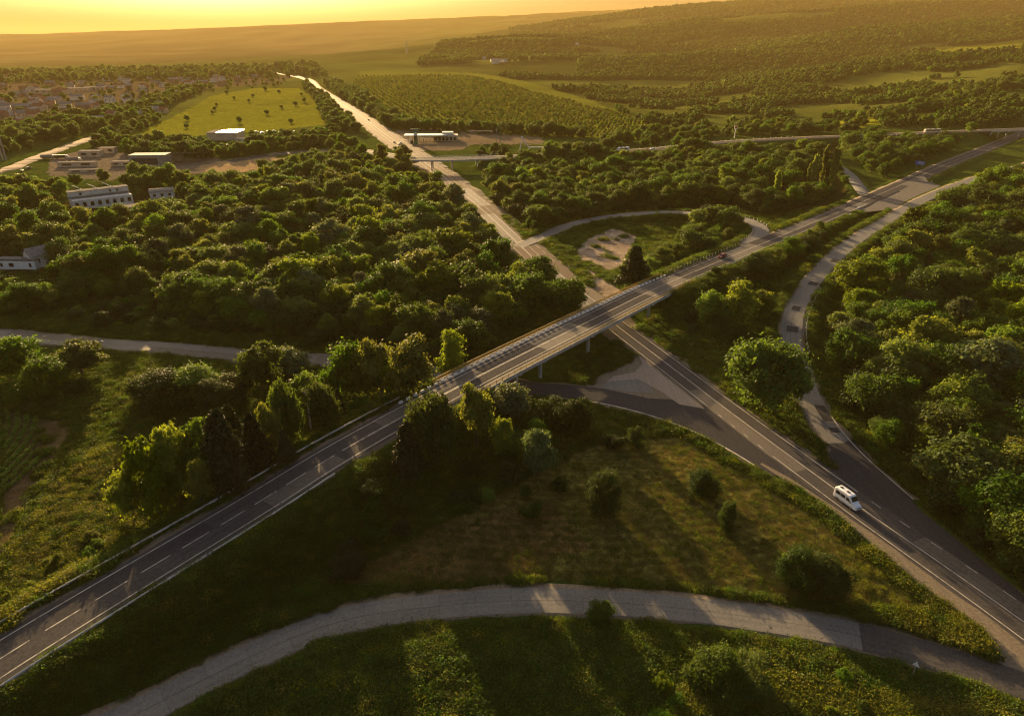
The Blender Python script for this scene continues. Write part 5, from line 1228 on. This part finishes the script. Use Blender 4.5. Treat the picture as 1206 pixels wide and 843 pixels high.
# belts and hedges of the middle distance
mass([(150, 186), (240, 190), (300, 182), (420, 176), (430, 160), (405, 156), (330, 163), (280, 172), (262, 176), (245, 170), (150, 170)], 0, 10, (6, 11), dict(mid=.4, dark=.6))
mass([(330, 212), (430, 208), (500, 212), (480, 192), (460, 184), (400, 184), (340, 192)], 0, 10, (6, 11), dict(mid=.6, dark=.25, yellow=.15))
mass([(385, 150), (412, 168), (440, 168), (418, 150), (398, 130), (378, 112), (362, 100), (355, 103), (372, 118)], 0, 12, (8, 13), dict(dark=.8, mid=.2))
mass([(404, 117), (430, 133), (462, 152), (480, 153), (640, 160), (690, 165), (690, 160), (620, 155), (480, 148), (452, 132), (420, 108), (392, 100), (380, 100)], 0, 11, (8, 13), dict(dark=.8, mid=.2))
mass([(0, 186), (40, 176), (100, 160), (170, 140), (220, 118), (245, 104), (215, 108), (170, 122), (120, 134), (60, 142), (0, 150)], 0, 13, (7, 13), dict(dark=.5, mid=.5))
mass([(110, 176), (150, 172), (152, 160), (200, 140), (180, 140), (130, 152)], 0, 14, (6, 10), dict(dark=.4, mid=.6))
mass([(0, 160), (100, 140), (200, 116), (330, 102), (345, 92), (300, 86), (150, 92), (0, 100)], 0, 42, (4, 10), dict(dark=.55, mid=.35, poplar=.1))
mass([(0, 98), (330, 90), (390, 92), (370, 82), (200, 84), (0, 86)], 2, 26, (11, 18), dict(dark=.7, mid=.3))
mass([(160, 152), (230, 150), (330, 145), (390, 140), (370, 112), (300, 106), (240, 116)], 0, 75, (4, 8), dict(dark=.6, mid=.4))
mass([(640, 185), (700, 190), (750, 178), (840, 171), (840, 166), (710, 160), (700, 172), (640, 172)], 5, 14, (6, 11), dict(dark=.6, mid=.3, yellow=.1))
mass([(690, 160), (790, 162), (840, 160), (960, 158), (1045, 150), (1130, 138), (1206, 132), (1206, 120), (1120, 128), (1090, 134), (960, 150), (850, 148), (780, 150)], 6, 13, (6, 12), dict(dark=.6, mid=.3, yellow=.1), road=5)
mass([(560, 180), (640, 178), (640, 168), (590, 170), (555, 174)], 4, 12, (3, 7), dict(smid=.4, sdark=.3, mid=.3))
# orchard rows
gx, gy = np.meshgrid(np.arange(-320, 260, 9.0), np.arange(520, 1750, 9.0)); a_ = .22; ox = gx * math.cos(a_) - gy * math.sin(a_) * .0 + gy * .0; oy = gy
ox = (gx + (gy - 520) * -.30).ravel() + vr.uniform(-.7, .7, gx.size); oy = oy.ravel() + vr.uniform(-.9, .9, gx.size); oz = natural(ox, oy); pxo, pyo = proj(ox, oy, oz)
k_ = inpoly(pxo, pyo, PG['orchard']) & (road_clear(ox, oy) > 8) & (vr.random(ox.size) > .06)
add_mass(ox[k_], oy[k_], vr.uniform(3.2, 4.8, k_.sum()), ['mid', 'yellow'], [.35, .65], LOW, natural(ox[k_], oy[k_]))
# woods on the far hills
def hill(y0, y1, step, hr, dens):
    xs_ = np.arange(-.08 * y0 - 100, .80 * y1, step); yy_ = np.arange(y0, y1, step); X, Y = np.meshgrid(xs_, yy_); X = X.ravel() + vr.uniform(-.45, .45, X.size) * step; Y = Y.ravel() + vr.uniform(-.45, .45, Y.size) * step
    k_ = X < .80 * Y; X, Y = X[k_], Y[k_]; Z = natural(X, Y); px, py = proj(X, Y, Z)
    k_ = dens(X, Y, px, py) & (px > 380) & (px < 1260) & ~inpoly(px, py, PG['orchard']) & ~inpoly(px, py, PG['rfield']) & ~inpoly(px, py, PG['rtop'])
    k_ &= road_clear(X, Y) > 6
    X, Y, Z = X[k_], Y[k_], Z[k_]; add_mass(X, Y, vr.uniform(hr[0], hr[1], len(X)), ['dark', 'mid'], [.86, .14], LOW, Z)
def d_near(X, Y, px, py):
    n_ = fbm(X / 95, Y / 95); return (n_ > np.where((px > 900), .50, .54)) & (px > 690) & (py < 150)
hill(640, 1300, 7.8, (5, 9), d_near)
hill(1300, 2100, 10.5, (7, 11.5), lambda X, Y, px, py: (fbm(X / 330 + 4, Y / 200) < .60) & (px > 560 + 120 * (Y > 1700)))
hill(2100, 3400, 14.5, (9, 14), lambda X, Y, px, py: (fbm(X / 330 + 4, Y / 200) < .61))
hill(3400, 5200, 22, (12, 18), lambda X, Y, px, py: (fbm(X / 330 + 4, Y / 200) < .61) & (px > 600))
print("mass", len(WP))
scatter_obj("woodland", np.array(WP), np.array(WR), np.array(WS), np.array(WI), PM, "far woods, hedges and orchard rows fading into the golden haze", "woodland")

# ------------------------------------------------------------------ grass, weeds and crops
def blade_tuft(n, h, spread, mat, wid=.05, lean=.5, leafy=False):
    V, T = [], []
    for i in range(n):
        a = vr.uniform(0, 6.28); r = spread * math.sqrt(vr.random()); b_ = np.array([r * math.cos(a), r * math.sin(a), -.03]); hh = h * vr.uniform(.5, 1.1)
        la = vr.uniform(0, 6.28); tip = b_ + np.array([math.cos(la) * lean * hh * vr.random(), math.sin(la) * lean * hh * vr.random(), hh]); sd = np.array([-math.sin(la), math.cos(la), 0]) * wid * vr.uniform(.6, 1.4)
        md = b_ * .45 + tip * .55
        V += [b_ - sd * .5, md - sd, tip, md + sd]; T.append(vr.random())
    return npmesh("tuft", V, np.arange(4 * n).reshape(n, 4), mat, False, {'tint': np.repeat(T, 4)})
def weed_clump(n, h, R, mat, leaf):
    P = np.stack([vr.normal(0, R * .45, n), vr.normal(0, R * .45, n), h * vr.random(n) ** .7], 1); return leaves_mesh("weed", P, unit(n) * .7 + np.array([0, 0, .6]), leaf, mat, vr.random(n))
GRP = [blade_tuft(46, (.34, .46, .6)[q_], .85, M['weed'], .035, .7) for q_ in range(3)] + [weed_clump(120, .55, .8, M['weed'], .095) for _ in range(2)] + [weed_clump(140, .8, .9, M['weed_y'], .10) for _ in range(2)] + [blade_tuft(36, .24, .8, M['straw'], .035, .8) for _ in range(2)] + [weed_clump(150, .8, 1.0, M['leaf_dark'], .11)]
nG = 170000
uu = vr.uniform(-1.15, 1.15, nG * 5); yy_ = 58 + (360 - 58) * vr.random(nG * 5) ** 1.25; xx_ = uu * (yy_ + 10)
zz_ = natural(xx_, yy_); px, py = proj(xx_, yy_, zz_)
k_ = (px > -25) & (px < 1231) & (py < 870); xx_, yy_, zz_ = xx_[k_], yy_[k_], zz_[k_]
cl = road_clear(xx_, yy_); k_ = cl > -.1 + 3.0 * fbm(xx_ / 3, yy_ / 3); xx_, yy_ = xx_[k_], yy_[k_]
zz_ = ground(xx_, yy_); px, py = proj(xx_, yy_, zz_)
PAVED = [[(982, 528), (1003, 516), (1045, 560), (1095, 603), (1145, 643), (1206, 692), (1290, 765), (1206, 760), (1000, 620)], [(834, 480), (905, 530), (975, 582), (931, 566), (860, 524), (808, 503), (750, 489), (700, 476), (700, 445), (745, 425), (755, 415)],
         [(930, 558), (1000, 600), (1071, 652), (1206, 748), (1290, 805), (1206, 812), (1172, 778), (1152, 742), (1118, 716), (1075, 686), (1000, 624), (935, 572)], [(1018, 250), (1046, 245), (1050, 258), (1080, 247), (1120, 224), (1093, 212), (1080, 206), (1004, 245)], [(612, 299), (622, 288), (640, 288), (655, 302), (690, 335), (725, 352), (735, 372), (700, 352), (650, 314)]]
bad = np.zeros(len(xx_), bool)
for p_ in PAVED: bad |= inpoly(px, py, p_)
bad |= inpoly(px, py, PG['clearing']) & (fbm(xx_ / 6, yy_ / 6) < .66)
bad |= inpoly(px, py, PG['soil']) & ~inpoly(px, py, PG['track']); bad |= inpoly(px, py, PG['track']) & (fbm(xx_ / 3.5, yy_ / 3.5) < .56)
for fx, fy, fr in FOOT: bad |= (xx_ - fx) ** 2 + (yy_ - fy) ** 2 < (fr * .8) ** 2
for q in ('woodl', 'woodm', 'woodr'): bad |= inpoly(px, py, PG[q]) & (vr.random(len(px)) < .75)
keep = ~bad; xx_, yy_, zz_, px, py = xx_[keep], yy_[keep], zz_[keep], px[keep], py[keep]
n1_ = fbm(xx_ / 14, yy_ / 14); mown = inpoly(px, py, PG['mown']); q = vr.random(len(xx_)); yl = inpoly(px, py, [(0, 740), (170, 620), (190, 560), (120, 520), (60, 580), (0, 670)]) | inpoly(px, py, [(1000, 650), (1060, 640), (1180, 775), (1000, 730)]) | inpoly(px, py, [(780, 843), (830, 780), (1206, 850)])
idx = np.where(mown, np.where(q < .8, 7 + (q * 10).astype(int) % 2, (q * 31).astype(int) % 3), np.where(q < np.where(yl, .40, .80), (q * 20).astype(int) % 3, np.where(q < np.where(yl, .82, .94), 3 + (q * 50).astype(int) % 2, np.where((yl & (q > .86)) | (q > .99), 5 + (q * 90).astype(int) % 2, 9))))
idx = np.where(yl & (q < .16) & (n1_ > .5), 5 + (q * 90).astype(int) % 2, idx)
scl = vr.uniform(.7, 1.35, len(xx_)) * np.where(mown, .7, .75 + .9 * n1_) * (1 + .25 * (yy_ > 200))
keep = vr.random(len(xx_)) < np.where(mown, .55, .25 + 1.1 * n1_)
sel = np.where(keep)[0]; sel = sel[vr.permutation(len(sel))[:nG]]
print("grass", len(sel))
scatter_obj("meadow_grass", np.stack([xx_, yy_, zz_], 1)[sel], vr.uniform(0, 6.28, len(sel)), scl[sel], idx[sel], GRP, "uneven grass and weeds covering the verges and fields", "grass")
# crop rows of the field at the left edge: curved rows of low plants
CR = [weed_clump(110, .6, .62, M['crop'], .15) for _ in range(3)]
c0 = np.array(un(-260, 560)); cp_ = []
e0 = np.array(un(43, 545)); R0 = np.linalg.norm(e0 - c0)
for k2 in range(44):
    R_ = R0 - k2 * 1.9
    for t in np.arange(-.5, .9, .42 / R_): cp_.append((c0[0] + R_ * math.cos(t), c0[1] + R_ * math.sin(t)))
cp_ = np.array(cp_); px, py = proj(cp_[:, 0], cp_[:, 1], 0.); k_ = inpoly(px, py, [(-60, 478), (0, 482), (44, 492), (47, 545), (30, 590), (0, 640), (-60, 700)]) & (vr.random(len(px)) > .06); cp_ = cp_[k_] + vr.normal(0, .08, (k_.sum(), 2)); cz = ground(cp_[:, 0], cp_[:, 1])
scatter_obj("crop_plants", np.column_stack([cp_, cz]), vr.uniform(0, 6.28, len(cp_)), vr.uniform(.7, 1.2, len(cp_)), vr.integers(0, 3, len(cp_)), CR, "curved rows of low green crop plants at the left edge", "crop")
print("crop", len(cp_))

# ------------------------------------------------------------------ haze
mh = bpy.data.materials.new("haze"); mh.use_nodes = True; nth = mh.node_tree
nth.nodes.remove(nth.nodes["Principled BSDF"])
pv = N(nth, "ShaderNodeVolumePrincipled"); pv.inputs["Color"].default_value = (.96, .715, .30, 1); pv.inputs["Density"].default_value = HAZE_DENSITY; pv.inputs["Anisotropy"].default_value = .0
nth.links.new(pv.outputs[0], nth.nodes["Material Output"].inputs["Volume"])
zl = float(zf.min()) - 1.5; zh = float(zf.max()) + 40
mb = MB(); mb.box((0, 19500, (zl + zh) / 2), (54000, 40000, zh - zl)); hz_o = mb.build("haze", mh); tag(hz_o, kind='stuff')
print("haze", zl, zh)
